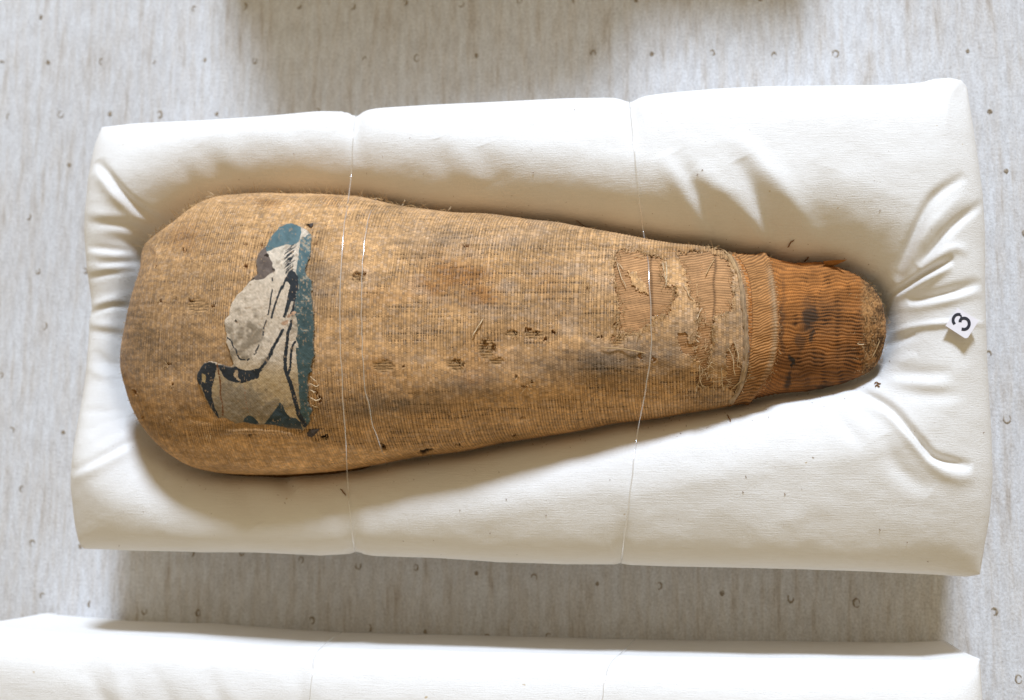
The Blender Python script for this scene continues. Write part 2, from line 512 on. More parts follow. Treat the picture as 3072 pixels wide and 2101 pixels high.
def cushion_mesh(edges, nu, nv, zt, wrinkles, trough=None, name='cushion', parent=None, dome=0.024, reach=0.045, squash=2.0, seed=0, lines=(), reach2=None):
    """edges: world-space outlines (top, bottom, left, right) of the cushion's rim at height zt"""
    u = np.linspace(0, 1, nu) ** 1.0; v = np.linspace(0, 1, nv)
    # finer rows near the rim
    def dense(t): return t - 0.115 * np.sin(2 * np.pi * t) / (2 * np.pi) * 1.6
    u, v = dense(u), dense(v)
    U, Vv = np.meshgrid(u, v, indexing='ij')
    q = coons(*edges, U, Vv)
    P = np.concatenate([q, np.zeros(q.shape[:2] + (1,))], -1)
    rim = np.vstack([P[0, :, :2], P[1:, -1, :2], P[::-1, 0, :2][0:0]])
    dl = [pdist(P[..., 0], P[..., 1], np.vstack([e[::5], e[-1:]]))[0] for e in (P[:, 0, :2], P[:, -1, :2], P[0, :, :2], P[-1, :, :2])]
    dl = [np.maximum(d, 0) for d in dl]
    f = 1.0
    z = np.ones(U.shape)
    rs = (reach, reach, reach2 or reach, reach2 or reach)
    rs = (rs[2], rs[3], rs[0], rs[1]) if END_FIRST else rs
    prof = [np.clip(1 - (1 - np.clip(d / r_, 0, 1)) ** squash, 0, 1) ** (1 / squash) for d, r_ in zip(dl, rs)]
    k = np.minimum(np.minimum(prof[0], prof[1]), np.minimum(prof[2], prof[3]))
    k2 = (prof[0] * prof[1] * prof[2] * prof[3])
    z = zt + dome * k2
    if trough is not None:
        s = poly_signed(P, trough[0]); wd = trough[1]; dep = trough[2]
        ou = np.clip(1 - s / wd, 0, None)
        z = z - dep * np.where(s > 0, np.where(s < wd, ou ** 2, 0), 1 + np.minimum(-s, 0.03) / 0.03 * 0.6)
        z = z - 0.011 * np.exp(-(np.maximum(s, 0) / 0.0055) ** 2)
    P[..., 2] = z
    X, Y = project(P)
    add = (fbm(X / 260, Y / 180, 40 + seed, 3) - 0.5) * 0.0032 + (fbm(X / 70, Y / 60, 50 + seed, 3) - 0.5) * 0.0008
    for pts, amp, wpx in wrinkles:
        q_ = np.array(pts, float); ext = (0.16 if q_[0][0] < 420 else 0.05) * np.linalg.norm(q_[-1] - q_[0])
        e0 = q_[0] - q_[1]; e1 = q_[-1] - q_[-2]
        q_ = np.vstack([q_[0] + e0 / np.linalg.norm(e0) * ext, q_, q_[-1] + e1 / np.linalg.norm(e1) * ext])
        c = curve(q_, 30); d, t = pdist(X, Y, c, wpx * 4)
        tp = np.sin(np.pi * np.clip(t, 0, 1)) ** 0.65
        end = 1.0
        add = add + amp * 0.001 * np.exp(-(d / wpx) ** 2) * tp * end
    edgef = np.clip(np.minimum(np.minimum(dl[0], dl[1]), np.minimum(dl[2], dl[3])) / 0.006, 0.05, 1)
    P[..., 2] += add * edgef
    # strings pinch the cloth
    for pts in lines:
        d, t = pdist(X, Y, pts, 200)
        P[..., 2] -= 0.0035 * np.exp(-(d / 26) ** 2) * sstep(0.75, 1.0, np.abs(t - 0.5) * 2)
    # side walls
    ring = np.concatenate([P[:, 0], P[-1, 1:], P[::-1, -1][1:], P[0, ::-1][1:-1]])
    idx = np.arange(nu * nv).reshape(nu, nv)
    rid = np.concatenate([idx[:, 0], idx[-1, 1:], idx[::-1, -1][1:], idx[0, ::-1][1:-1]])
    cen = P.reshape(-1, 3).mean(0)
    tan = np.roll(ring, -1, 0) - np.roll(ring, 1, 0); out = np.stack([tan[:, 1], -tan[:, 0]], -1); out /= np.linalg.norm(out, axis=1, keepdims=True) + 1e-9
    if ((ring[:, :2] - cen[:2]) * out).sum() < 0: out = -out
    for _ in range(6): out = (np.roll(out, 1, 0) + out + np.roll(out, -1, 0)); out /= np.linalg.norm(out, axis=1, keepdims=True)
    lev = [(0.985, 0.0006), (0.955, 0.0006), (0.90, 0.0), (0.7, -0.0012), (0.45, -0.002), (0.2, -0.0025), (0.06, -0.003), (0.0, -0.006)]
    Qt = quads(nu, nv); Vt_ = P.reshape(-1, 3); qm = Qt[len(Qt) // 2 + nv // 2]
    if np.cross(Vt_[qm[1]] - Vt_[qm[0]], Vt_[qm[3]] - Vt_[qm[0]])[2] < 0: Qt = Qt[:, ::-1]
    Vs = [Vt_]; Qs = [Qt]; prev = rid; n0 = nu * nv
    L = np.linspace(0, 1, len(ring))
    for zf, o in lev:
        r = ring.copy(); w = 0.0012 * (fbm(L * 60, np.full_like(L, zf * 3), 70 + seed, 2) - 0.5) * (1 if zf < .95 else .3)
        r[:, :2] += out * (o + w)[:, None]; r[:, 2] = ring[:, 2] * zf + 0.0002
        cur = n0 + np.arange(len(ring)); n0 += len(ring); Vs.append(r)
        wq = np.stack([prev, cur, np.roll(cur, -1), np.roll(prev, -1)], -1)
        Ra = ring if len(Qs) == 1 else Vs[-2]
        wn = np.cross(r - Ra, np.roll(Ra, -1, 0) - Ra)
        if (wn[:, :2] * out).sum() < 0: wq = wq[:, ::-1]
        Qs.append(wq); prev = cur
    o = mesh_from(name, np.vstack(Vs), np.vstack(Qs), M_cotton, parent)
    return o, P


def wedge(px, key, z):
    w = at(*np.array(px, float).T, z)[:, :2]
    return Edge(w, None)


ZR = 0.098
c1T = [(305, 383), (420, 373), (600, 365), (800, 352), (960, 337), (1030, 338), (1055, 345), (1065, 354), (1075, 345), (1100, 335), (1140, 328), (1300, 318), (1500, 309), (1700, 299), (1840, 297), (1878, 303), (1888, 310), (1898, 303), (1935, 292), (2000, 283), (2150, 270), (2300, 263), (2500, 261), (2680, 259), (2760, 252), (2800, 240), (2850, 236), (2885, 243), (2900, 262)]
c1B = [(250, 1645), (380, 1650), (600, 1655), (750, 1655), (960, 1665), (1050, 1660), (1067, 1651), (1085, 1660), (1120, 1666), (1300, 1672), (1500, 1685), (1700, 1691), (1850, 1692), (1862, 1687), (1874, 1693), (2000, 1697), (2300, 1703), (2600, 1712), (2800, 1722), (2900, 1728), (2938, 1722)]
c1L = [(305, 383), (290, 440), (277, 540), (269, 700), (274, 850), (279, 920), (270, 965), (262, 1080), (254, 1200), (238, 1350), (229, 1450), (231, 1560), (238, 1625), (250, 1645)]
c1R = [(2900, 262), (2920, 400), (2944, 590), (2951, 700), (2952, 900), (2958, 1100), (2970, 1300), (2974, 1430), (2966, 1550), (2950, 1650), (2938, 1722)]
W1 = [
    ([(312, 511), (351, 563), (403, 616), (449, 648), (498, 665)], -6, 13), ([(299, 531), (344, 582), (403, 634), (430, 655)], 3.5, 15),
    ([(272, 642), (367, 652), (423, 671)], 3.2, 10), ([(285, 668), (357, 673), (423, 691)], -3.5, 10), ([(276, 704), (361, 697), (429, 714)], 3.0, 11),
    ([(280, 743), (384, 753)], -3.6, 8), ([(272, 762), (390, 769)], 3.2, 9), ([(305, 789), (425, 783)], -3.8, 8), ([(272, 806), (420, 800)], 3.2, 10), ([(276, 832), (325, 820), (390, 815)], -3.0, 7),
    ([(276, 938), (334, 918), (392, 920)], -3.6, 7), ([(282, 918), (390, 888)], 2.6, 14), ([(268, 973), (380, 984)], 2.8, 8), ([(272, 992), (372, 1006)], -2.2, 9),
    ([(290, 1060), (366, 1126)], -2.5, 12), ([(262, 1101), (318, 1130), (370, 1138)], 3.0, 10), ([(262, 1236), (390, 1230)], -1.6, 10),
    ([(248, 1404), (334, 1358), (403, 1321), (450, 1326)], -4.6, 9), ([(244, 1424), (350, 1370), (420, 1336)], 3.2, 15),
    ([(826, 1420), (880, 1475)], -3.5, 20), ([(700, 1440), (780, 1560)], -1.6, 40), ([(860, 1430), (960, 1540)], 1.6, 40),
    ([(2555, 1166), (2617, 1193), (2675, 1229), (2719, 1277), (2767, 1334), (2807, 1374), (2895, 1396)], -7.5, 13),
    ([(2604, 1206), (2679, 1252), (2741, 1318), (2807, 1400), (2864, 1430), (2908, 1430)], 5.0, 18),
    ([(2498, 1240), (2586, 1332)], -1.6, 20), ([(2661, 1314), (2697, 1403), (2785, 1469)], -2.4, 26), ([(2660, 1128), (2740, 1122), (2850, 1118)], -2.0, 18), ([(2653, 1098), (2745, 1070)], 2.4, 15),
    ([(2644, 1142), (2829, 1158)], 2.4, 14), ([(2700, 1180), (2780, 1186), (2890, 1184)], -1.6, 20),
    ([(2691, 825), (2742, 704), (2802, 593), (2883, 535)], -4.6, 14), ([(2765, 790), (2852, 683), (2940, 613)], -4.6, 13), ([(2705, 809), (2792, 683), (2893, 583)], 3.0, 15),
    ([(2756, 803), (2852, 749), (2900, 754)], 3.2, 12), ([(2660, 893), (2717, 860), (2782, 818), (2852, 780)], -6.0, 9), ([(2690, 890), (2782, 838), (2850, 802)], 4.2, 10),
    ([(2735, 902), (2852, 875), (2935, 848)], -4.2, 14), ([(2705, 928), (2802, 911), (2938, 878)], 3.2, 12), ([(2655, 1012), (2726, 984), (2840, 971), (2950, 972)], 3.2, 8), ([(2662, 1040), (2745, 1003)], -3.4, 12),
    ([(1990, 470), (2051, 573), (2095, 700)], 3.8, 26), ([(2030, 470), (2085, 570), (2140, 700)], -3.6, 24), ([(2092, 515), (2210, 616), (2300, 730)], 4.6, 28), ([(2225, 490), (2275, 600), (2318, 716)], -4.6, 26),
    ([(2211, 410), (2339, 560), (2455, 722)], 4.8, 27), ([(2500, 520), (2470, 600), (2440, 740)], -1.8, 34),
    ([(676, 400), (690, 470), (712, 580)], 1.8, 22), ([(600, 440), (650, 520), (680, 600)], -1.5, 30), ([(1350, 400), (1430, 560)], 2.0, 40), ([(1300, 430), (1360, 590)], -2.0, 40), ([(1440, 450), (1500, 590)], -2.0, 40),
]
LINE_A = [(1065, 345), (1062, 420), (1056, 520), (1046, 600), (1036, 680), (1028, 780), (1024, 850), (1024, 1000), (1030, 1150), (1036, 1270), (1043, 1380), (1050, 1500), (1058, 1600), (1067, 1660)]
LINE_B = [(1888, 302), (1896, 380), (1906, 470), (1920, 600), (1932, 715), (1945, 830), (1951, 950), (1948, 1060), (1935, 1160), (1918, 1260), (1903, 1380), (1888, 1500), (1872, 1620), (1862, 1694)]
LINE_C = [(1128, 600), (1112, 640), (1100, 700), (1091, 790), (1088, 880), (1089, 1000), (1096, 1120), (1112, 1235), (1128, 1290), (1150, 1350), (1160, 1392)]

e1 = (wedge(c1T, 0, ZR), wedge(c1B, 0, ZR), wedge(c1L, 1, ZR), wedge(c1R, 1, ZR))
cush, CP = cushion_mesh(e1, 620, 380, ZR, [(p_, a_ * (1.0 if a_ < 0 else .75) * (0.52 if p_[0][0] < 420 and w_ < 13 else 1), w_ * (1.1 if a_ < 0 else 1.3) * (1.35 if p_[0][0] < 420 and w_ < 13 else 1)) for p_, a_, w_ in W1], trough=(mpoly_w, 0.050, 0.033), name='cushion', dome=0.036, reach=0.088, reach2=0.045, lines=(LINE_A, LINE_B))
tag(cush, 'cream cotton cushion with a wrapped bundle sunk in its hollow', 'cushion', 'display cushions')
_CX, _CY = project(CP); _CN = grid_normals(CP)


def on_cushion(x, y, off=0.0005):
    k = np.argmin((_CX - x) ** 2 + (_CY - y) ** 2)
    return CP.reshape(-1, 3)[k] + _CN.reshape(-1, 3)[k] * off


# second cushion: its back wall and the strip of its top
HT = 0.125
b2 = at(np.array([150., 400, 650, 1000, 1500, 2000, 2500, 2700, 2832]), np.array([1826., 1847, 1856, 1880, 1893, 1904, 1910, 1911, 1906]), 0.0)[:, :2]
dn = np.array([0.004, -0.31])
e2T = Edge(b2); e2B = Edge(b2 + dn); e2L = Edge(np.stack([b2[0], b2[0] + dn * 0.5, b2[0] + dn])); e2R = Edge(np.stack([b2[-1], b2[-1] + dn * 0.5 + [0.003, 0], b2[-1] + dn]))
W2 = [([(265, 2030), (290, 2070), (360, 2200)], -2.0, 26), ([(340, 2000), (410, 2200)], 1.8, 30), ([(620, 2020), (710, 2200)], -1.8, 26), ([(890, 1990), (905, 2200)], -1.6, 28), ([(460, 2020), (560, 2200)], -1.4, 30),
      ([(1250, 1995), (1500, 2010)], -1.2, 16), ([(2400, 1995), (2600, 2012)], -1.2, 14), ([(2750, 1985), (2950, 2012)], -1.6, 14), ([(700, 1935), (1000, 1950)], 1.5, 16)]
L2A = [(1040, 1888), (990, 1920), (950, 1958), (940, 2000), (932, 2060), (925, 2140)]
L2B = [(1905, 1918), (1868, 1955), (1832, 1988), (1820, 2020), (1808, 2080), (1800, 2140)]
cush2, CP2 = cushion_mesh((e2T, e2B, e2L, e2R), 420, 200, HT - 0.025, W2, name='cushion', dome=0.027, reach=0.034, squash=2.0, seed=5, lines=(L2A, L2B))
tag(cush2, 'white cotton cushion without a tag, cut off by the lower edge of the photo', 'cushion', 'display cushions')
_X2, _Y2 = project(CP2)


def on_cushion2(x, y, off=0.0006):
    k = np.argmin((_X2 - x) ** 2 + (_Y2 - y) ** 2); return CP2.reshape(-1, 3)[k] + np.array([0, 0, off])


# guessed cushion and bundle, added out of view to cast the top shadow
sh = HT / math.tan(ELEV)
back = at(np.array([690., 2400.]), np.array([195., 192.]), 0.0)[:, :2] + np.array([math.sin(AZ), math.cos(AZ)]) * sh * 1.03
bl, br = back
e3 = (Edge(np.stack([bl + [0, .3], (bl + br) / 2 + [0, .3], br + [0, .3]])), Edge(np.stack([bl, (bl + br) / 2, br])), Edge(np.stack([bl + [0, .3], bl + [0, .15], bl])), Edge(np.stack([br + [0, .3], br + [0, .15], br])))
shadow_cushion, CP3 = cushion_mesh(e3, 160, 90, HT - 0.006, [], name='cushion', dome=0.012, reach=0.02, seed=9)
tag(shadow_cushion, 'cushion shape added unseen beyond the upper edge to cast a shadow', 'cushion', 'display cushions')
t_, p_ = np.meshgrid(np.linspace(0, 1, 60), np.linspace(0, 2 * np.pi, 40), indexing='ij')
rad = 0.092 * np.clip(np.sin(np.pi * np.clip(t_, 0.0, 1)) * 2.2, 0, 1) ** 0.5 * (1.05 - 0.35 * t_)
Pb = np.stack([bl[0] + 0.03 + t_ * 0.33, bl[1] + 0.085 - 0.02 * t_ + rad * np.cos(p_), 0.118 + 0.055 * (1 - .3 * t_) + rad * 0.8 * np.sin(p_)], -1)
bun = mesh_from('shadow_bundle', Pb, quads(60, 40), M_shroud, None, np.full(Pb.shape, 1.0) * np.array([.42, .27, .13]))
tag(bun, 'bundle shape added unseen beyond the upper edge to fill out the shadow', 'bundle')

# ------------------------------------------------------------------ the mummy
base_c = at(1500, 980, 0.06)
mummy = empty('mummy', (base_c[0], base_c[1], 0.062))
tag(mummy, 'linen wrapped mummy bundle with a painted fragment on its chest, resting on the cushion', 'mummy')


def c5(pts): return [(1800 + x / 4.182, 650 + y / 4.182) for x, y in pts]
def c6(pts): return [(1800 + x / 4.182, 920 + y / 4.182) for x, y in pts]
def cA(pts): return [(640 + x / 7.222, 650 + y / 7.222) for x, y in pts]
def cB(pts): return [(640 + x / 7.222, 850 + y / 7.222) for x, y in pts]
def cC(pts): return [(580 + x / 6.11, 1050 + y / 6.11) for x, y in pts]


PATCH_A = c5([(215, 440), (430, 432), (560, 462), (750, 525), (775, 620), (765, 700), (800, 800), (822, 885), (955, 880), (970, 1005), (880, 1080), (890, 1180), (760, 1230), (660, 1270), (620, 1340), (430, 1450), (258, 1450), (250, 1150), (205, 900), (180, 600)])
PIECE = c5([(310, 690), (480, 705), (560, 850), (630, 985), (500, 970), (400, 850)])
PATCH_B = c5([(990, 470), (1200, 455), (1370, 450), (1500, 490), (1610, 600), (1655, 720), (1660, 900), (1690, 1000), (1640, 1085), (1630, 1190), (1540, 1195), (1430, 1255), (1400, 1400), (1390, 1589)]) + c6([(1395, 250), (1385, 480), (1360, 700), (1300, 790), (1205, 660), (1215, 450), (1240, 250), (1270, 120)]) + c5([(1230, 1350), (1270, 1150), (1240, 1065), (1135, 1020), (1110, 850), (1075, 680), (1010, 560)])
PATCH_C = c6([(1585, 590), (1680, 470), (1725, 740), (1850, 760), (1840, 900), (1700, 1050), (1560, 1010), (1540, 900), (1600, 880)])
PATCH_D = c6([(985, 345), (1075, 345), (1085, 460), (1180, 470), (1195, 640), (1120, 600), (1050, 570), (1000, 500)])
PATCH_E = c6([(1240, 830), (1350, 830), (1400, 900), (1390, 1000), (1280, 1030), (1220, 940)])
EDGE = [(2165, 745), (2195, 768), (2211, 798), (2228, 832), (2237, 889), (2242, 949), (2249, 1040), (2247, 1087), (2240, 1135), (2226, 1171), (2195, 1214), (2150, 1260)]
HEM2 = [(2292, 752), (2308, 778), (2322, 830), (2331, 900), (2335, 970), (2334, 1030), (2326, 1080), (2310, 1120), (2280, 1165), (2245, 1215)]

# stains shared by every cloth layer: (x, y, rx, ry, angle, strength)
GREY = [(1810, 1085, 130, 50, -4, .66), (1700, 1090, 150, 50, -3, .45), (1920, 1060, 80, 40, 0, .55), (1400, 1150, 110, 30, -4, .55), (1440, 1165, 60, 24, 0, .35), (1180, 1215, 160, 40, -3, .55), (1100, 1230, 80, 40, 0, .5), (1290, 1190, 90, 26, 0, .4),
        (1335, 715, 70, 34, 0, .42), (1220, 720, 90, 30, 0, .22), (1600, 700, 110, 22, 6, .28), (1540, 735, 120, 20, 3, .2), (2060, 1000, 70, 40, 0, .42), (2010, 1060, 60, 45, 0, .55), (2180, 970, 40, 60, 0, .35), (2210, 900, 18, 120, -3, .3), (960, 850, 50, 60, 0, .30), (1280, 760, 60, 40, 0, .25), (1560, 930, 160, 40, 0, .12),
        (950, 700, 60, 25, 0, .12), (2170, 1050, 50, 40, 0, .4)]
DARK = [(410, 1010, 120, 270, 0, .62), (570, 1020, 110, 230, 0, .50), (480, 1290, 200, 60, 30, .40), (500, 850, 120, 90, 0, .32), (520, 1085, 120, 70, 0, .60), (640, 1080, 70, 50, -10, .55), (690, 1050, 30, 90, 15, .55), (440, 1120, 70, 70, 0, .45), (520, 1230, 90, 40, 0, .45), (430, 1020, 60, 50, 0, .35), (500, 900, 120, 60, 0, .18), (960, 800, 45, 60, 0, .38), (1000, 830, 60, 40, 0, .3), (1450, 1180, 140, 26, 0, .3), (660, 1290, 120, 20, 0, .35), (960, 1240, 60, 60, 0, .35),
        (470, 760, 60, 60, 0, .15), (640, 960, 40, 50, 0, .2), (2020, 1110, 110, 30, 0, .35), (2090, 1120, 60, 50, 0, .25), (1130, 840, 90, 30, 0, .2), (2120, 1190, 60, 30, 0, .35)]
RUST = [(1380, 825, 95, 45, 10, 1.0), (1300, 860, 80, 36, 0, .8), (1440, 880, 60, 34, 0, .9), (1150, 890, 80, 25, 0, .3), (560, 715, 50, 40, 0, .4), (800, 610, 60, 16, 0, .4), (1000, 600, 40, 14, 0, .3), (1420, 1130, 40, 26, 0, .4), (1460, 1060, 60, 40, 0, .35), (1640, 850, 40, 60, 0, .25), (1130, 1105, 40, 40, 0, .4), (2030, 765, 60, 20, 0, .4), (2110, 800, 60, 40, 0, .35)]
# dark tears and openings in the outer cloth: (x, y, rx, ry, angle)
TEARS = [(1280, 1349, 27, 8, -18), (975, 1312, 13, 5, -6), (951, 1319, 5, 4, 0), (1543, 1306, 6, 4, -10), (632, 1298, 1, 1, 0), (1400, 736, 15, 3.5, 0), (1620, 748, 8, 3, 0), (1765, 868, 5, 8, 0), (470, 803, 7, 9, 10), (480, 907, 3, 8, 25), (527, 898, 3, 9, 22), (505, 1093, 9, 3, -35), (520, 987 + 170, 5, 4, 0), (405, 1178, 8, 10, 0),
         (1370, 1085, 14, 7, 20), (1385, 1098, 9, 5, 0), (1550, 1132, 9, 4, -25), (1575, 1160, 8, 4, 0), (1595, 1146, 6, 4, 0), (1455, 1040, 9, 22, 6), (1480, 1046, 8, 16, 0), (1545, 1000, 4, 10, 0), (1585, 992, 12, 9, 0), (1610, 1000, 6, 12, 0), (1636, 1018, 8, 8, 0), (1660, 995, 6, 9, 0), (1800, 1010, 12, 3, 0), (1842, 1016, 10, 5, 0), (1845, 975, 10, 4, 0),
         (552, 752, 6, 9, 0), (1070, 830, 14, 16, 0), (1090, 822, 8, 12, 0), (1590, 676, 9, 3, 10), (1150, 1337, 12, 4, 45), (1380, 1338, 14, 3, 30), (514, 1260, 10, 3, 0), (752, 1307, 9, 2, 0), (430, 1255, 5, 6, 0), (975, 680, 0.5, 0.5, 0), (1212, 1101, 5, 3, 0), (1965, 1080, 9, 8, 0), (1920, 1070, 8, 12, 0), (2095, 1165, 8, 4, 0), (2156, 1164, 7, 5, 0), (1345, 1247, 5, 2, 0), (1566, 1253, 10, 3, -25),
         (640, 920, 9, 4, 0), (575, 905, 12, 4, 0), (737, 733, 7, 2, 0), (788, 738, 6, 2.5, 0), (948, 731, 8, 2, 0), (738, 800, 6, 9, 0), (950, 1180, 4, 10, 10), (960, 1200, 6, 12, 10)]


def cloth_colour(X, Y, wx, wv, base, seed=0, stains=True):
    """linen tint from stains of their own shape, in surface position"""
    jx = X + 26 * (fbm(X / 45, Y / 22, 90 + seed) - .5) * 2; jy = Y + 22 * (fbm(X / 45 + 50, Y / 22, 91 + seed) - .5) * 2
    c = np.ones(X.shape + (3,)) * np.array(base)
    m = fbm(X / 150, Y / 60, 21 + seed, 4)
    c *= (0.78 + 0.44 * m)[..., None]
    st = fbm(X / 120, Y / 9, 22 + seed, 3)                         # streaks along the bundle
    c *= (0.76 + 0.46 * st)[..., None]
    fm = fbm(X / 16, Y / 12, 23 + seed, 3)
    c *= (0.79 + 0.42 * fm)[..., None]
    if stains:
        fine = 0.55 + 0.9 * fbm(X / 22, Y / 7, 24 + seed, 3)
        g = np.zeros(X.shape); d = np.zeros(X.shape); r = np.zeros(X.shape)
        for (x, y, a, b, an, s) in GREY: g = np.maximum(g, s * blob(jx, jy, x, y, a, b, an))
        for (x, y, a, b, an, s) in DARK: d = np.maximum(d, s * blob(jx, jy, x, y, a, b, an))
        for (x, y, a, b, an, s) in RUST: r = np.maximum(r, s * blob(jx, jy, x, y, a, b, an))
        g = np.clip(g * fine * 1.15, 0, .8)[..., None]; d = np.clip(d * fine * 1.3, 0, .95)[..., None]; r = np.clip(r * fine * 1.15, 0, .9)[..., None]
        lum = c.mean(-1, keepdims=True)
        c = c * (1 - g) + g * lum * np.array([0.53, 0.43, 0.335]) * 0.95
        c = c * (1 - d) + d * c.mean(-1, keepdims=True) * np.array([0.60, 0.355, 0.165])
        c = c * (1 - r) + r * np.array([0.40, 0.185, 0.06])
    return c


# --- inner bandages, seen through the torn outer cloth
nu, nv = 460, 300
U, PH = np.meshgrid(ugrid(1800, 2262, nu), np.radians(np.linspace(-97, 97, nv)), indexing='ij')
P = body(U, PH, 0.0); N = grid_normals(P); X, Y = project(P)
seg = np.digitize(X + 6 * (vnoise(Y / 40, X * 0, 5) - .5), [1955, 2025, 2075, 2145, 2195])
slope = np.array([-0.20, 0.10, -0.14, -0.20, 0.05, -0.1])[seg]
ph = (Y - slope * X + 7 * (fbm(X / 60, Y / 40, 12) - .5)) / 7.4
cord = 0.5 + 0.5 * np.cos(2 * np.pi * ph)
edges_ = np.zeros(X.shape)
for e in (1955, 2025, 2145): edges_ = np.maximum(edges_, np.exp(-((X - e - 8 * (vnoise(Y / 50, X * 0 + e, 6) - .5)) / 4) ** 2))
P += N * (0.00045 * cord - 0.0006 * edges_)[..., None]
C = cloth_colour(X, Y, None, None, (0.50, 0.265, 0.115), 3, False) * (0.44 + 0.72 * cord ** 0.8)[..., None] * (1 - 0.5 * edges_)[..., None]
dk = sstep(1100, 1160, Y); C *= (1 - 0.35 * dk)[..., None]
layer('inner_bandage', P, np.ones((nu - 1, nv - 1), bool), M_wrap, None, C, 0.002)
inner = bpy.data.objects['inner_bandage']; adopt(inner, mummy)

# --- outer shroud
nu, nv = 1560, 430
U, PH = np.meshgrid(np.concatenate([ugrid(X0, 2200, nu - 60), ugrid(2201, 2285, 60)]), np.radians(np.linspace(-112, 104, nv)), indexing='ij')
P = body(U, PH, 0.0); N = grid_normals(P); P = P + N * 0.0009
X, Y = project(P)
wx = P[..., 0] * 1000; wv = np.cumsum(np.concatenate([np.zeros((nu, 1)), np.linalg.norm(np.diff(P, axis=1), axis=-1)], 1), 1) * 1000
wv = wv - wv[:, int(nv * 112 / 216)][:, None] + 200
wob = 0.55 * (fbm(wx / 14, wv / 30, 31, 3) - .5)
irr = 0.45 * (vnoise(wx / 3.4, wv * 0 + 3, 33) - .5)
tx = wx / 1.78 + wob + irr * 2
warp = 0.5 + 0.5 * np.cos(2 * np.pi * tx)
ty = wv / 1.55 + 0.8 * (fbm(wx / 30, wv / 12, 36, 3) - .5)
ix = np.floor(tx + 0.5)
weft = 0.5 + 0.5 * np.cos(2 * np.pi * (ty + 0.5 * (ix % 2)))
yarn = 0.87 + 0.26 * vnoise(ix * 1.37 + 0.5, wv / 11 + vnoise(ix, ix * 0, 61) * 30, 34)     # each yarn's own tone
open_ = sstep(0.40, 0.62, fbm(wx / 70, wv / 26, 37, 3) + 0.22 * blob(X, Y, 1500, 850, 420, 170) - 0.16 * blob(X, Y, 480, 1050, 260, 300))
gap = (1 - warp) ** 1.6 * (1 - weft * 0.55)
C = cloth_colour(X, Y, wx, wv, (0.560, 0.322, 0.140))
dusty = sstep(0.5, 0.8, fbm(X / 90, Y / 45, 39)) * blob(X, Y, 1500, 900, 560, 220) * 0.55
dusty = dusty * (.6 + .8 * fbm(X / 12, Y / 12, 53)); C = C * (1 - dusty[..., None]) + dusty[..., None] * np.array([0.52, 0.37, 0.25])
C *= yarn[..., None]
cell = vnoise(ix, np.floor(ty), 38); cell2 = vnoise(ix * 3.0, np.floor(ty * 1.0) * 5.0, 35)
C *= (0.76 + 0.46 * cell)[..., None]
pink = sstep(.62, .9, cell2)[..., None] * .35; C = C * (1 - pink) + pink * C.mean(-1, keepdims=True) * np.array([1.35, 1.0, .72])
C *= (1 - (0.24 + 0.28 * open_) * gap)[..., None]
C *= (0.86 + 0.26 * weft * (1 - 0.4 * open_))[..., None]
# rows where the weft has gone: little dark openings between the yarns
rown = np.floor(ty); rsel = vnoise(rown * 3.17 + .5, rown * 0 + 2.5, 41)
rowm = (1 - .75 * blob(X, Y, 480, 1000, 300, 420)) * sstep(0.61, 0.69, fbm(wx / 22 + rown * 11.3, rown * 5.1, 42, 2) * 0.62 + rsel * 0.38) * (0.25 + 0.75 * sstep(0.1, 0.6, open_))
inrow = np.clip(1.3 - np.abs((ty - rown) - .5) * 3.4, 0, 1)
hole = np.maximum(rowm * inrow * (1 - warp) ** 0.8 * sstep(.15, .5, cell2), sstep(.80, .92, cell) * sstep(.15, .6, open_) * (1 - warp) ** 1.2 * inrow * .8)
C *= (1 - 0.74 * np.clip(hole * 1.5, 0, 1))[..., None]
# long straight slits running with the bundle
for yy, xa, xb in [(737, 1180, 1900), (748, 1380, 1880), (820, 1170, 1440), (1000, 1060, 1400), (1002, 1450, 1790), (925, 1440, 1560), (940, 1460, 1540), (867, 1560, 1700), (731, 650, 800), (908, 440, 700), (785, 560, 720), (1100, 1130, 1290), (700, 860, 960), (1240, 560, 760), (970, 1600, 1760), (845, 430, 640), (1222, 900, 980), (1175, 1290, 1420), (1290, 640, 760)]:
    yl = yy + 5 * (vnoise(X / 60, X * 0 + yy, 47) - .5)
    m = np.exp(-((Y - yl) / 3.2) ** 2) * sstep(xa - 20, xa + 10, X) * (1 - sstep(xb - 10, xb + 20, X)) * sstep(0.3, 0.55, fbm(X / 40, Y * 0 + yy, 48, 2))
    C *= (1 - 0.55 * m * (1 - warp) ** 0.8)[..., None]
relief = 0.00022 * warp * (0.6 + 0.7 * open_) + 0.00016 * weft - 0.0006 * hole
# tears
tear = np.zeros(X.shape)
jx = X + 7 * (fbm(X / 7, Y / 5, 44, 2) - .5) * 2 + 2.5 * (warp - .5); jy = Y + 6 * (fbm(X / 7 + 40, Y / 5, 45, 2) - .5) * 2
for x, y, a, b, an in TEARS: tear = np.maximum(tear, blob(jx, jy, x, y, a * (1 if y > 1290 else .82), b * (1 if y > 1290 else .82), an))
tm = sstep(0.28, 0.5, tear); tr = sstep(0.08, 0.3, tear) * (1 - tm)
C = C * (1 - tm[..., None]) + tm[..., None] * (np.array([0.20, 0.090, 0.032]) * (1 - .92 * sstep(1285, 1295, Y)[..., None])) * (0.4 + 1.3 * fbm(X / 4, Y / 9, 46))[..., None]; C *= (1 + 0.30 * tr)[..., None]
relief = relief - 0.0016 * tm + 0.0005 * tr
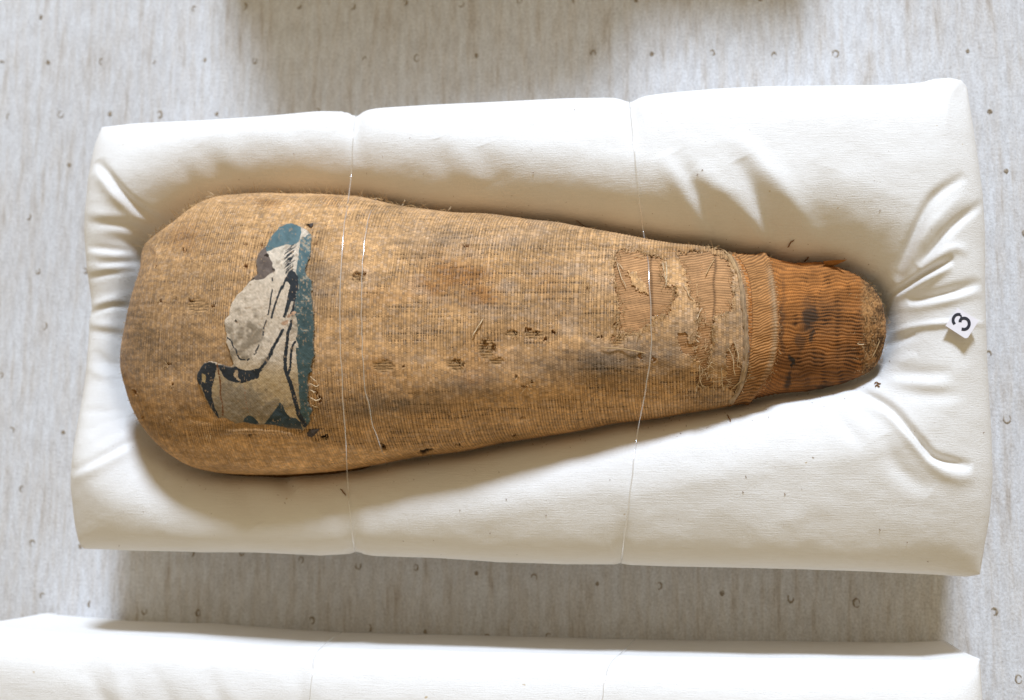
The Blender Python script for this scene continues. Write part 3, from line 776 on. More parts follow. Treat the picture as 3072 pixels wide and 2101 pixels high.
# worn openings where only the weft bars remain
for (x, y, a, b) in [(1460, 1045, 28, 40), (595, 918, 38, 28), (1600, 1004, 34, 16), (1368, 1094, 30, 22), (1535, 1000, 22, 10), (1490, 1085, 26, 14), (1890, 1000, 22, 16), (1075, 832, 26, 22), (1150, 1100, 40, 22), (1850, 1020, 26, 26)]:
    w = sstep(0.35, 0.7, blob(jx, jy, x, y, a, b)); bars = 0.5 + 0.5 * np.cos(2 * np.pi * (Y + 3 * vnoise(X / 9, Y / 9, 49)) / 8.5)
    C = C * (1 - w[..., None]) + w[..., None] * (np.array([0.46, 0.27, 0.12]) * ((0.38 + 0.8 * bars ** 1.5) * (0.5 + fbm(X / 5, Y / 9, 51)))[..., None]); relief += w * (0.0005 * bars - 0.0008)
# folds and seams
for pts, amp, wd in [([(640, 1295), (800, 1290), (930, 1310)], 0.0018, 9), ([(560, 1250), (700, 1275)], -0.0012, 8), ([(450, 720), (480, 790), (440, 880)], 0.0012, 9), ([(480, 1395), (620, 1385), (900, 1400), (1200, 1350), (1500, 1300)], 0.0010, 12), ([(1860, 735), (2010, 745), (2130, 752)], 0.0012, 7), ([(1700, 720), (1850, 748), (1960, 765)], -0.0008, 4)]:
    d, t = pdist(X, Y, curve(pts, 20), wd * 4); relief += amp * np.exp(-(d / wd) ** 2) * sstep(0, .2, t) * sstep(0, .2, 1 - t)
P = P + N * relief[..., None]
pale = np.exp(-(pdist(X, Y, EDGE, 60)[0] / 22) ** 2) * sstep(820, 960, Y) * (1 - sstep(1120, 1180, Y))
C = C * (1 - .6 * pale[..., None]) + .6 * pale[..., None] * np.array([0.36, 0.28, 0.20]) * (0.6 + 0.6 * warp)[..., None]
# cut away the torn areas
Xc = X + 11 * (fbm(X / 14, Y / 5, 54, 4) - .5) * 2; Yc = Y + 13 * (fbm(X / 6 + 31, Y / 14, 55, 4) - .5) * 2
cut = (inside(Xc, Yc, PATCH_A) & ~inside(Xc, Yc, PIECE)) | inside(Xc, Yc, PATCH_B) | inside(Xc, Yc, PATCH_C) | inside(Xc, Yc, PATCH_D) | inside(Xc, Yc, PATCH_E)
# bridging yarns left across the openings
bridge = (vnoise(ix * 2.3 + .5, np.floor(wv / 9), 57) > np.where(inside(X, Y, PATCH_C) | inside(X, Y, PATCH_E), 0.86, 0.955)) & (warp > 0.55)
cut &= ~bridge
ex = np.interp(Y, [p[1] for p in EDGE], [p[0] for p in EDGE])
over = X > ex + 3 * (vnoise(Y / 8, X * 0, 58) - .5)
kp = ~(cut | over); keep = kp[:-1, :-1] & kp[1:, :-1] & kp[:-1, 1:] & kp[1:, 1:]
shroud = layer('outer_shroud', P, keep, M_shroud, None, C, 0.0013, N); adopt(shroud, mummy)
shroud['label'] = 'tan open weave linen cloth, holed and stained'

# --- foot wrapping: corded, resin stained cloth
nu, nv = 620, 470
U, PH = np.meshgrid(ugrid(2175, X1, nu), np.radians(np.linspace(-112, 104, nv)), indexing='ij')
P = body(U, PH, 0.0); N = grid_normals(P); P = P + N * 0.0002; X, Y = project(P)
wav = 2.6 * np.sin((X - 2350) / 22 + Y / 70 + 4 * vnoise(X / 60, Y / 60, 63)) * sstep(2350, 2400, X) * (1 - sstep(2520, 2580, X)) + 13 * (fbm(X / 60, Y / 50, 62, 4) - .5) * 2
diag = np.where(X < 2338, -0.42 * (X - 2290), 0)
ph = (Y - diag * -1 + wav) / 10.2
cord = 0.5 + 0.5 * np.cos(2 * np.pi * ph)
cross = 0.5 + 0.5 * np.cos(2 * np.pi * (X + 3 * vnoise(Y / 10.2, X / 30, 64)) / 6.5 + np.pi * np.floor(ph))
C = cloth_colour(X, Y, None, None, (0.43, 0.170, 0.045), 7, False)
C *= (0.60 + 0.50 * cord ** 0.8)[..., None] * (0.84 + 0.26 * cross)[..., None]
thin = sstep(0.50, 0.66, fbm(X / 34, Y / 60, 66, 3)) * sstep(2380, 2440, X)
C *= (1 - 0.78 * thin * (1 - cord) ** 1.2 * (1 - cross * .4))[..., None]
# openings in ladders down the cloth
for cx in (2445, 2475, 2395, 2520):
    m = np.exp(-((X - cx - 8 * np.sin(Y / 60 + cx)) / 9) ** 2) * sstep(860, 960, Y) * sstep(0.35, .6, vnoise(Y / 40, X * 0 + cx, 67)); C *= (1 - 0.75 * m * (1 - cord))[..., None]
C *= (0.62 + 0.70 * fbm(X / 55, Y / 40, 65, 3))[..., None]
rel = 0.00028 * cord + 0.00014 * cross * cord
dk = np.zeros(X.shape)
jx = X + 14 * (fbm(X / 18, Y / 18, 68, 3) - .5) * 2; jy = Y + 14 * (fbm(X / 18 + 9, Y / 18, 69, 3) - .5) * 2
for x, y, a, b, an, s in [(2428, 955, 22, 42, 12, .85), (2436, 1005, 9, 22, 0, .8), (2420, 905, 18, 28, 0, .5), (2400, 1030, 14, 30, 0, .6), (2374, 1085, 9, 22, -22, .98), (2362, 1140, 12, 28, 18, .85), (2470, 1160, 30, 16, -10, .7), (2600, 960, 40, 60, 0, .35), (2620, 900, 20, 26, 0, .5), (2560, 1010, 50, 40, 0, .3), (2345, 990, 7, 90, 0, .55), (2350, 880, 6, 60, 0, .3), (2420, 1150, 18, 20, 0, .5), (2535, 1060, 40, 40, 0, .4), (2400, 1100, 60, 60, 0, .35), (2480, 960, 60, 70, 0, .32), (2520, 1110, 60, 40, 0, .4), (2440, 1080, 40, 50, 0, .35), (2290, 1130, 40, 40, 0, .3)]:
    dk = np.maximum(dk, s * np.clip(1.6 * blob(jx, jy, x, y, a, b, an), 0, 1))
C = C * (1 - dk[..., None]) + dk[..., None] * np.array([0.035, 0.028, 0.022])
# frayed toe end
toe = sstep(0, 1, (X - (2578 + 0.00022 * (Y - 985) ** 2 * -1 + 16 * (fbm(Y / 30, X / 30, 71, 2) - .5))) / 22)
fr = .5 * fbm(X / 3.5 + Y / 30, Y / 5, 72, 3) + .5 * fbm(X / 30, Y / 24, 73, 3)
C = C * (1 - toe[..., None]) + toe[..., None] * np.array([0.30, 0.155, 0.06]) * (0.25 + 1.15 * sstep(0.32, 0.72, fr))[..., None]
rel = rel * (1 - .75 * toe) + toe * 0.0012 * (fr - .5)
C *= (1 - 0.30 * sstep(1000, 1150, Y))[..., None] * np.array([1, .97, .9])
P = P + N * rel[..., None]
lo = sstep(2540, 2640, X)
kp = np.ones(X.shape, bool)
keep = np.ones((nu - 1, nv - 1), bool)
foot = layer('foot_wrapping', P, keep, M_wrap, None, C, 0.02, np.where(np.ones(N.shape, bool), N, N)); adopt(foot, mummy)
foot['label'] = 'dark orange corded cloth over the narrow end'

# --- slanting bandage strip next to the shroud's hem
nu, nv = 220, 420
U, PH = np.meshgrid(ugrid(2185, 2360, nu), np.radians(np.linspace(-110, 100, nv)), indexing='ij')
P = body(U, PH, 0.0); N = grid_normals(P); P = P + N * 0.0014; X, Y = project(P)
ph = (Y + 0.34 * (X - 2290) + 7 * (fbm(X / 30, Y / 40, 75, 3) - .5) * 2) / 8.2
cord = 0.5 + 0.5 * np.cos(2 * np.pi * ph); cross = 0.5 + 0.5 * np.cos(2 * np.pi * X / 6 + np.pi * np.floor(ph))
C = cloth_colour(X, Y, None, None, (0.45, 0.21, 0.072), 9, False) * (0.46 + 0.72 * cord)[..., None] * (0.86 + 0.24 * cross)[..., None]
hx = np.interp(Y, [p[1] for p in HEM2], [p[0] for p in HEM2])
pale = np.exp(-((X - hx + 12) / 8) ** 2) * sstep(790, 850, Y) * (1 - sstep(1080, 1150, Y)); C = C * (1 - .55 * pale[..., None]) + .55 * pale[..., None] * np.array([0.42, 0.31, 0.19]) * (0.4 + 1.0 * fbm(X / 5, Y / 9, 77)) [..., None]
rel = 0.0004 * cord + 0.0016 * np.exp(-((X - hx + 10) / 9) ** 2)
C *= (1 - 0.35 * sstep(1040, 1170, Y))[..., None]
P = P + N * rel[..., None]
kp = X < hx + 3 * (vnoise(Y / 10, X * 0, 78) - .5); keep = kp[:-1, :-1] & kp[1:, :-1] & kp[:-1, 1:] & kp[1:, 1:]
strip = layer('bandage_strip', P, keep, M_wrap, None, C, 0.0022, N); adopt(strip, mummy)

# --- rolled hem of the shroud, a hem cord beside the strip
def surf_curve(pts, n, off):
    c = curve(pts, n); return np.array([on_body(x, y, off) for x, y in c])


def smooth3(p, k=3):
    for _ in range(k):
        q = p.copy(); q[1:-1] = (p[:-2] + 2 * p[1:-1] + p[2:]) / 4; p = q
    return p


def ribbon(path_px, half, n, off, m, name, colour_fn, seed):
    c = curve(path_px, n); T = np.gradient(c, axis=0); T /= np.linalg.norm(T, axis=1, keepdims=True); S_ = np.stack([-T[:, 1], T[:, 0]], -1)
    k = np.linspace(-1, 1, 9); hw = half * (0.75 + .5 * vnoise(np.arange(n) / 7, np.zeros(n), seed))
    pts = np.zeros((n, 9, 3)); pxs = np.zeros((n, 9, 2))
    for j, kk in enumerate(k):
        q = c + S_ * (hw * kk)[:, None]; pxs[:, j] = q
        pts[:, j] = smooth3(np.array([on_body(x, y, off + 0.0011 * (1 - kk * kk) ** .5) for x, y in q]), 2)
    C = colour_fn(pxs[..., 0], pxs[..., 1])
    return layer(name, pts, np.ones((n - 1, 8), bool), m, None, C, 0.0015)


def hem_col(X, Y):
    t = fbm(X / 5, Y / 9, 81, 3); down_t = sstep(790, 900, Y)  # hem turns greyer and darker below its upper end
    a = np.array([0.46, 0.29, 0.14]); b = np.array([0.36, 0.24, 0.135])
    return (a * (1 - down_t[..., None]) + b * down_t[..., None]) * (0.55 + 0.85 * t)[..., None]


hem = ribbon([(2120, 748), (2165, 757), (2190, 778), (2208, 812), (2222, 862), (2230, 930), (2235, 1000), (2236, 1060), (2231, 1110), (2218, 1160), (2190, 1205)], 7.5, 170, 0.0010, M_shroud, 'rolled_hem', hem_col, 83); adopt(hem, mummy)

# --- painted fragment
nu, nv = 400, 560
fx0, fx1 = 575, 965
U, PH = np.meshgrid(ugrid(fx0 - 20, fx1 + 130, nu), np.radians(np.linspace(-72, 66, nv)), indexing='ij')
P = body(U, PH, 0.0); N = grid_normals(P); X, Y = project(P + N * 0.003)
OUT = cA([(1570, 140), (1690, 115), (1790, 150), (1900, 200), (2020, 260), (2110, 350), (2140, 420), (2110, 560), (2120, 660), (2100, 860), (2060, 960), (2010, 1080), (1990, 1180), (2040, 1290), (2130, 1370), (2140, 1589)]) + \
    cB([(2110, 180), (2130, 330), (2160, 500), (2170, 700), (2190, 1000), (2170, 1200), (2180, 1400), (2200, 1589)]) + \
    cC([(2230, 100), (2180, 200), (2150, 330), (2180, 400), (2110, 470), (2090, 600), (2110, 700), (2100, 950), (2130, 1050), (2190, 1120), (2130, 1230), (2150, 1310), (2080, 1420), (2000, 1500), (1940, 1470), (1700, 1450), (1500, 1400), (1290, 1385), (1180, 1400), (1050, 1370), (900, 1340), (850, 1360), (760, 1370), (700, 1330), (600, 1280), (520, 1250), (450, 1275), (380, 1190), (290, 1060), (190, 880), (140, 760), (80, 640), (40, 540), (50, 440), (100, 340), (170, 240), (260, 205), (380, 220), (470, 255), (540, 270), (620, 300), (690, 310), (720, 270), (690, 180), (660, 80), (640, 0)]) + \
    cB([(330, 1480), (255, 1290), (265, 1150), (235, 950), (215, 800), (320, 690), (335, 560), (375, 430), (500, 230), (630, 130)]) + \
    cA([(640, 1540), (700, 1480), (760, 1400), (850, 1320), (900, 1280), (940, 1230), (925, 1150), (915, 1050), (900, 960), (945, 830), (1005, 730), (1095, 650), (1140, 620), (1200, 470), (1280, 370), (1360, 280), (1430, 200)])
Xj = X + 2.2 * (fbm(X / 6, Y / 6, 101, 2) - .5) * 2; Yj = Y + 2.2 * (fbm(X / 6 + 33, Y / 6, 102, 2) - .5) * 2
Xf = X + 1.1 * (fbm(X / 4, Y / 4, 103, 2) - .5) * 2; Yf = Y + 1.1 * (fbm(X / 4 + 33, Y / 4, 104, 2) - .5) * 2
mott = fbm(X / 16, Y / 16, 105, 4); mot2 = fbm(X / 5, Y / 5, 106, 3); mot3 = fbm(X / 40, Y / 40, 107, 3)


def put(C, m, col):
    return np.where(m[..., None], col, C)


cream = np.array([0.60, 0.48, 0.35]); tan_ = np.array([0.44, 0.31, 0.165]); greyp = np.array([0.22, 0.168, 0.108])
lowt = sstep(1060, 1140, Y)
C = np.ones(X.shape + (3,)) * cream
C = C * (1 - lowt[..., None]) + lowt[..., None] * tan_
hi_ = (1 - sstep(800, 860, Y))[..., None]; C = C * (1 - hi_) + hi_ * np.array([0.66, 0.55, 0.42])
gm = sstep(0.40, 0.70, mott * .55 + mot3 * .45 + 0.20 * blob(X, Y, 735, 980, 45, 60) + 0.34 * blob(X, Y, 700, 1215, 130, 62) - 0.30 * blob(X, Y, 790, 840, 90, 130) - .34 * blob(X, Y, 830, 1130, 50, 60))
C = C * (1 - .86 * gm[..., None]) + .86 * gm[..., None] * greyp
C *= (0.72 + 0.56 * mot2)[..., None]
C *= (0.86 + .28 * fbm(X / 2.6, Y / 2.6, 109, 2))[..., None]
bare = cA([(1140, 640), (1160, 760), (1195, 850), (1240, 930), (1285, 1000), (1270, 1080), (1335, 1140), (1335, 1180), (1200, 1250), (1100, 1340), (960, 1375), (880, 1360), (820, 1380), (800, 1200), (860, 900), (1000, 640)])
C = put(C, inside(Xf, Yf, bare), np.array([0.150, 0.112, 0.088]) * (0.6 + 0.8 * mott)[..., None])
for pl in (cA([(1080, 850), (1130, 805), (1190, 800), (1205, 850), (1190, 870)]), cA([(1265, 1120), (1340, 1150), (1310, 1180), (1270, 1150)]), cA([(660, 1500), (740, 1400), (850, 1320), (900, 1300), (880, 1360), (780, 1410), (700, 1510)]), cB([(450, 830), (490, 770), (520, 850)])):
    C = put(C, inside(Xf, Yf, pl), np.array([0.03, 0.018, 0.010]))
teal = np.array([0.098, 0.155, 0.160])
blue = cA([(1130, 620), (1210, 460), (1280, 360), (1360, 270), (1440, 170), (1570, 120), (1690, 95), (1790, 140), (1890, 220), (1905, 330), (1865, 480), (1850, 540), (1790, 580), (1700, 610), (1570, 600), (1450, 640), (1320, 680), (1220, 735), (1150, 745)])
C = put(C, inside(Xf, Yf, blue), teal * (0.72 + 0.6 * mott)[..., None] + 0.03 * (mot2[..., None] - .5))
band = cA([(1905, 450), (1990, 430), (2120, 330), (2250, 500), (2250, 1589), (1840, 1589), (1830, 1300), (1785, 1200), (1830, 900), (1860, 640)]) 
band2 = cB([(1800, -60), (2350, -60), (2350, 1700), (1810, 1700), (1840, 1350), (1785, 1200), (1830, 1000), (1800, 760), (1745, 620), (1790, 300)])
band3 = cC([(1870, -40), (2400, -40), (2400, 1500), (2080, 1460), (2000, 1300), (1950, 1150), (1960, 1050), (1940, 900), (1920, 600), (1910, 400), (1890, 200)])
bm = inside(Xf, Yf, band) | inside(Xf, Yf, band2) | inside(Xf, Yf, band3)
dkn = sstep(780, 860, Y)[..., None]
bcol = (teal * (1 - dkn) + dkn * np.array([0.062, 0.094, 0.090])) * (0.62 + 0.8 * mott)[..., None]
C = put(C, bm, bcol)
worn = sstep(0.57, 0.68, mott * .5 + mot2 * .5 + .10 * blob(X, Y, 925, 705, 26, 40) + .05 * blob(X, Y, 905, 800, 24, 50) - .08 * sstep(860, 1000, Y)) * bm
C = C * (1 - .75 * worn[..., None]) + .75 * worn[..., None] * np.array([0.42, 0.33, 0.22])
bk = np.array([0.028, 0.031, 0.033]) * (0.7 + 0.7 * mott)[..., None]


def stroke(C, pts, w, col, gaps=0.0, seed=0, w2=None):
    c = curve(pts, 60); d, t = pdist(Xf, Yf, c, 30)
    ww = w if w2 is None else w + (w2 - w) * t
    m = d < ww * 0.47 * (0.8 + .5 * fbm(X / 7, Y / 7, 108 + seed, 2))
    if gaps: m &= ~(vnoise(t * 26, t * 0 + seed, 120 + seed) < gaps)
    return put(C, m, col)


# fine strokes of the plumage
for k in range(20):
    y0 = 735 + k * 27.5; x0 = 1555 + 38 * math.sin(k * 1.7) + (25 if k > 15 else 0); L_ = 185 + 30 * math.sin(k * 2.3) - 3 * k
    C = stroke(C, cA([(x0 + 10, y0), (x0 + L_ * .5, y0 - 65), (x0 + L_, y0 - 128)]), 2.7, bk, 0.10, k)
C = stroke(C, cA([(1650, 1200), (1545, 1400), (1490, 1560)]) + cB([(1480, 60), (1420, 220), (1330, 470), (1255, 750)]), 6.0, bk, 0, 1)
C = put(C, inside(Xf, Yf, cA([(1680, 1150), (1770, 1200), (1830, 1300), (1840, 1600), (1640, 1600), (1660, 1500), (1600, 1400), (1560, 1420), (1600, 1270)])), bk)
C = put(C, inside(Xf, Yf, cB([(1800, -40), (1790, 250), (1745, 600), (1710, 720), (1640, 700), (1690, 560), (1745, 380), (1690, 380), (1630, 550), (1560, 750), (1500, 740), (1560, 500), (1610, 280), (1630, 150), (1660, 50), (1640, -40)])), bk)
C = stroke(C, cA([(1270, 1330), (1275, 1560)]) + cB([(1275, 120), (1240, 330), (1215, 500), (1170, 740), (1100, 930), (1070, 1120), (1030, 1230), (960, 1390), (880, 1530)]) + cC([(1150, 40), (1060, 130), (990, 190)]), 4.6, bk, 0.20, 2)
C = stroke(C, cC([(940, 185), (870, 180), (810, 110), (775, 0)]) + cB([(430, 1390), (390, 1270), (300, 1180)]), 4.6, bk, 0.1, 3)
C = stroke(C, cB([(1500, 1010), (1400, 1200), (1300, 1380), (1210, 1560)]) + cC([(1430, 60), (1320, 230), (1200, 370)]), 9.0, bk, 0, 4)
C = put(C, inside(Xf, Yf, cC([(1160, 340), (1260, 370), (1205, 430), (1190, 520), (1050, 560), (900, 610), (750, 600), (620, 550), (540, 480), (510, 400), (450, 340), (430, 280), (560, 270), (700, 320), (780, 310), (860, 360), (1000, 378), (1100, 362)])), bk)
C = stroke(C, cB([(1690, 820), (1660, 960), (1620, 1040), (1600, 1200), (1560, 1560)]) + cC([(1685, 60), (1680, 300), (1705, 430), (1755, 560), (1805, 720), (1880, 1000), (1930, 1180), (2040, 1380)]), 8.5, bk, 0, 5, 14)
C = stroke(C, cB([(1765, 1270), (1700, 1400), (1675, 1560)]) + cC([(1785, 100), (1772, 300), (1740, 440)]), 7.5, bk, 0, 6)
C = put(C, inside(Xf, Yf, cC([(50, 470), (100, 340), (170, 245), (280, 220), (400, 245), (425, 330), (400, 420), (372, 560), (332, 700), (332, 880), (372, 1020), (432, 1150), (472, 1262), (430, 1265), (325, 1090), (225, 900), (165, 740), (140, 640), (80, 640), (50, 560)])), bk)
C = put(C, inside(Xf, Yf, cC([(150, 430), (225, 460), (210, 610), (150, 580)])), np.array([0.34, 0.24, 0.11]) * (.7 + .6 * mot2)[..., None])
C = put(C, inside(Xf, Yf, cC([(730, 470), (770, 380), (815, 370), (815, 500), (870, 570), (820, 570)])), np.array([0.42, 0.30, 0.18]) * (.6 + .8 * mot2)[..., None])
dt = np.array([0.040, 0.055, 0.058]) * (0.6 + 0.9 * mott)[..., None] + np.array([0.05, .028, .01]) * sstep(1270, 1295, Y)[..., None]
C = put(C, inside(Xf, Yf, cC([(905, 1330), (940, 1250), (1010, 1205), (1080, 1220), (1130, 1270), (1210, 1360), (1180, 1420), (1050, 1400)])), dt)
C = put(C, inside(Xf, Yf, cC([(1280, 1390), (1350, 1290), (1430, 1190), (1500, 1100), (1580, 970), (1640, 1030), (1680, 1140), (1760, 1230), (1870, 1260), (1960, 1330), (2010, 1500), (1700, 1470), (1500, 1420)])), dt)
C = stroke(C, cC([(430, 260), (470, 480), (495, 640), (495, 850), (530, 1000), (540, 1200)]), 4.2, np.array([0.16, 0.065, 0.022]), 0.12, 7)
C = stroke(C, cC([(940, 640), (950, 880), (1000, 1150)]), 2.0, np.array([0.28, 0.15, 0.08]), 0.3, 8)
for x, y, a in [(855, 968, 12), (866, 948, 9), (880, 940, 10)]:
    C = put(C, blob(Xj, Yj, x, y, a, a * .55, -25) > 0.42, np.array([0.46, 0.28, 0.17]) * (.5 + 1.0 * mot2)[..., None])
chip = (fbm(X / 7, Y / 7, 113, 3) > 0.76) | ((fbm(X / 3, Y / 14, 114, 2) > 0.80) & (mott > .45))
C = np.where(chip[..., None], C * .35 + .65 * np.array([0.36, 0.24, 0.14]) * (.6 + .8 * mot2)[..., None], C)
C *= (0.90 + 0.16 * np.cos(2 * np.pi * X / 7.8) * np.cos(2 * np.pi * Y / 7.8))[..., None]
msk = inside(Xj, Yj, OUT)
ed = pdist(X, Y, OUT + OUT[:1], 12)[0]; rimw = np.exp(-(ed / 2.6) ** 2)
C = C * (1 - .45 * rimw[..., None]) + .45 * rimw[..., None] * np.array([0.34, 0.22, 0.12]) * (.5 + mot2)[..., None]
P = P + N * (0.0026 + 0.0006 * (mott - .5) + 0.0002 * (mot2 - .5) - 0.0005 * rimw - 0.0004 * worn)[..., None]
keep = msk[:-1, :-1] & msk[1:, :-1] & msk[:-1, 1:] & msk[1:, 1:]
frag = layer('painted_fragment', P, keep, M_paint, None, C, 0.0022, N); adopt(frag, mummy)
frag['label'] = 'painted plaster piece in blue, cream and black'

# dark glue spots beside the fragment
def glue(pts_px, name='resin_spot'):
    c = np.array(pts_px); m_ = c.mean(0); n = len(c)
    V = [on_body(m_[0], m_[1], 0.0030)] + [on_body(x, y, 0.0019) for x, y in c]
    Q = [[0, 1 + k, 1 + (k + 1) % n, 1 + (k + 1) % n] for k in range(n)]
    me = bpy.data.meshes.new(name); me.from_pydata([tuple(v) for v in V], [], [q[:3] for q in Q]); me.materials.append(M_resin)
    o = bpy.data.objects.new(name, me); COL.objects.link(o); adopt(o, mummy); return o


M_resin = plain('dark_resin', (0.05, 0.035, 0.025), 0.7, 0.3, 900)
glue(cA([(1990, 215), (2080, 200), (2200, 185), (2190, 240), (2130, 275), (2050, 240)]))
glue(cC([(2080, 1500), (2140, 1440), (2230, 1430), (2320, 1410), (2270, 1500), (2200, 1560), (2120, 1560)]))

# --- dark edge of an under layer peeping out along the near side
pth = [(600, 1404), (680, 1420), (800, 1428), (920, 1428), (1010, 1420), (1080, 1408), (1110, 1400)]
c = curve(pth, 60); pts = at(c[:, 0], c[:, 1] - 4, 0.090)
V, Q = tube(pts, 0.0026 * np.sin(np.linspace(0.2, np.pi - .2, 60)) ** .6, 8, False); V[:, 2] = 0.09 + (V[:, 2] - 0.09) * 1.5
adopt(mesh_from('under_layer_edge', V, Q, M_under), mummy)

# --- torn tip of cloth at the upper edge of the foot
tip = [(2470, 784), (2500, 781), (2541, 779), (2528, 786), (2505, 796), (2478, 800)]
c = np.array(tip); zz = np.array([.110, .114, .118, .115, .108, .106]); Vt = at(c[:, 0], c[:, 1], zz); Vb = Vt - [0, 0, .0012]
Vv = np.vstack([Vt, Vb]); me = bpy.data.meshes.new('torn_tip'); n = 6
me.from_pydata([tuple(v) for v in Vv], [], [list(range(n)), list(range(2 * n - 1, n - 1, -1))] + [[k, n + k, n + (k + 1) % n, (k + 1) % n] for k in range(n)])
me.materials.append(plain('torn_linen', (0.34, 0.165, 0.055), .95, .05, 1200)); o = bpy.data.objects.new('torn_tip', me); COL.objects.link(o); adopt(o, mummy)

# --- loose threads
THREADS = [([(1418, 1010), (1430, 990), (1452, 958)], .00042, 1), ([(1805, 1042), (1850, 1045), (1900, 1052), (1935, 1060)], .00034, 0), ([(1850, 785), (1862, 830), (1878, 868)], .0003, 1), ([(1855, 790), (1872, 812)], .00026, 1), ([(1998, 785), (2000, 830), (1997, 862)], .0005, 1), ([(1988, 785), (1992, 815), (1998, 850)], .0003, 1),
           ([(2098, 1095), (2100, 1140), (2110, 1165)], .0003, 1), ([(2100, 1130), (2092, 1160)], .00028, 0), ([(2122, 1104), (2130, 1090), (2136, 1084)], .00026, 1), ([(2163, 1100), (2165, 1140), (2172, 1175)], .00028, 1), ([(2182, 1042), (2196, 1070), (2200, 1105), (2206, 1128)], .00032, 1), ([(2200, 1025), (2212, 1060), (2210, 1096)], .00026, 1), ([(2288, 1138), (2300, 1126), (2316, 1116)], .00042, 1),
           ([(2192, 1170), (2215, 1150), (2232, 1120), (2238, 1085)], .00034, 0), ([(2086, 1020), (2096, 1028)], .0003, 1), ([(2085, 1005), (2103, 1016)], .00026, 1), ([(2090, 962), (2098, 940), (2106, 925)], .0003, 1), ([(2050, 855), (2062, 880), (2080, 905)], .00024, 1), ([(2115, 830), (2130, 800), (2146, 775)], .0003, 0),
           ([(1010, 596), (1016, 612)], .0003, 0), ([(1200, 623), (1210, 612), (1215, 600)], .00028, 1), ([(1205, 622), (1230, 618), (1250, 622)], .0003, 0), ([(1345, 635), (1350, 625), (1354, 620)], .00022, 1), ([(1230, 640), (1240, 630)], .0002, 1), ([(1320, 633), (1340, 628)], .00022, 0),
           ([(618, 598), (632, 590), (645, 586), (622, 575)], .00026, 1), ([(694, 584), (690, 572), (682, 560)], .00024, 0), ([(560, 634), (590, 615), (615, 604)], .0005, 0), ([(566, 622), (600, 612)], .0004, 0), ([(556, 640), (548, 626)], .0003, 0), ([(840, 578), (846, 573)], .0003, 0), ([(905, 584), (920, 581)], .0003, 0), ([(1110, 592), (1120, 600), (1150, 598)], .0004, 0),
           ([(820, 1335), (840, 1352), (852, 1372)], .00026, 0), ([(2570, 1030), (2580, 1034), (2592, 1032)], .0003, 1), ([(2615, 1075), (2628, 1050), (2640, 1020)], .0003, 0), ([(1900, 768), (1930, 774)], .0002, 0),
           ([(930, 1130), (945, 1140), (950, 1150)], .0003, 1), ([(930, 1150), (946, 1158), (958, 1155)], .0003, 1), ([(932, 1170), (948, 1176)], .0003, 1), ([(932, 1192), (950, 1200), (962, 1195)], .0004, 1), ([(936, 1215), (956, 1222)], .0003, 0)]
for pts, r, pale_ in THREADS:
    c = curve(pts, 14); w = np.array([on_body(x, y, 0.0022 + 0.0006 * math.sin(k * .9)) for k, (x, y) in enumerate(c)])
    # where a thread stands off the outline, carry it on in its own direction
    for k in range(len(c)):
        X_, Y_ = project(w[k]); 
        if math.hypot(X_ - c[k, 0], Y_ - c[k, 1]) > 5: w[k] = at(c[k, 0], c[k, 1], w[k][2])
    V, Q = tube(smooth3(w, 2), r * 1.0, 5)
    adopt(mesh_from('loose_thread', V, Q, M_thread_pale if pale_ else M_thread), mummy)

# short fuzz along edges and openings
parts = []
def fuzz(pts, n, L, spread, rad=0.00017):
    c = curve(pts, n)
    for k in range(n):
        x, y = c[k] + rng.normal(0, spread, 2); b = on_body(x, y, 0.0012); a = rng.uniform(0, 6.28); l = L * rng.uniform(.4, 1.2)
        d = np.array([math.cos(a), math.sin(a), rng.uniform(.1, .7)]); bend = rng.normal(0, .35, 3)
        q = np.array([b, b + d * l * .5 + bend * l * .15, b + (d + bend) * l]); parts.append(tube(q, rad, 4))
fuzz([(428, 745), (500, 668), (611, 600), (750, 583), (958, 584), (1120, 598), (1300, 634)], 190, 0.0055, 4)
fuzz([(440, 725), (500, 668), (611, 602), (700, 586)], 70, 0.005, 4, .00027); fuzz([(700, 586), (958, 586), (1100, 596), (1260, 628)], 50, 0.0045, 3, .00024)
fuzz([(1300, 634), (1600, 664), (1900, 712), (2140, 748)], 60, 0.0022, 4)
fuzz(PATCH_A + PATCH_A[:1], 230, 0.0045, 5, .0002); fuzz(PATCH_B + PATCH_B[:1], 240, 0.0045, 5, .0002); fuzz(PATCH_C, 60, 0.005, 5); fuzz(PATCH_E, 50, 0.005, 5)
fuzz(EDGE[1:-1], 90, 0.0022, 3); fuzz(HEM2[1:-1], 70, 0.002, 3); fuzz(RIGL, 110, 0.0022, 8, .00013); fuzz([(2590, 850), (2600, 980), (2590, 1110)], 110, 0.0026, 18, .00014)
fuzz([(420, 800), (385, 930), (372, 1100), (405, 1240)], 80, 0.0018, 4); fuzz([(945, 720), (930, 850), (940, 1000), (945, 1120), (940, 1240)], 80, 0.0028, 5)
fuzz([(450, 1310), (700, 1415), (1000, 1410), (1500, 1325), (2000, 1245)], 100, 0.002, 5)
for x, y, a, b, an in TEARS[:40]: fuzz([(x - a, y), (x, y + b), (x + a, y)], 5, 0.003, 2)
V, Q = join(parts); o = mesh_from('frayed_fibres', V, Q, M_thread); adopt(o, mummy); tag(o, kind='stuff')

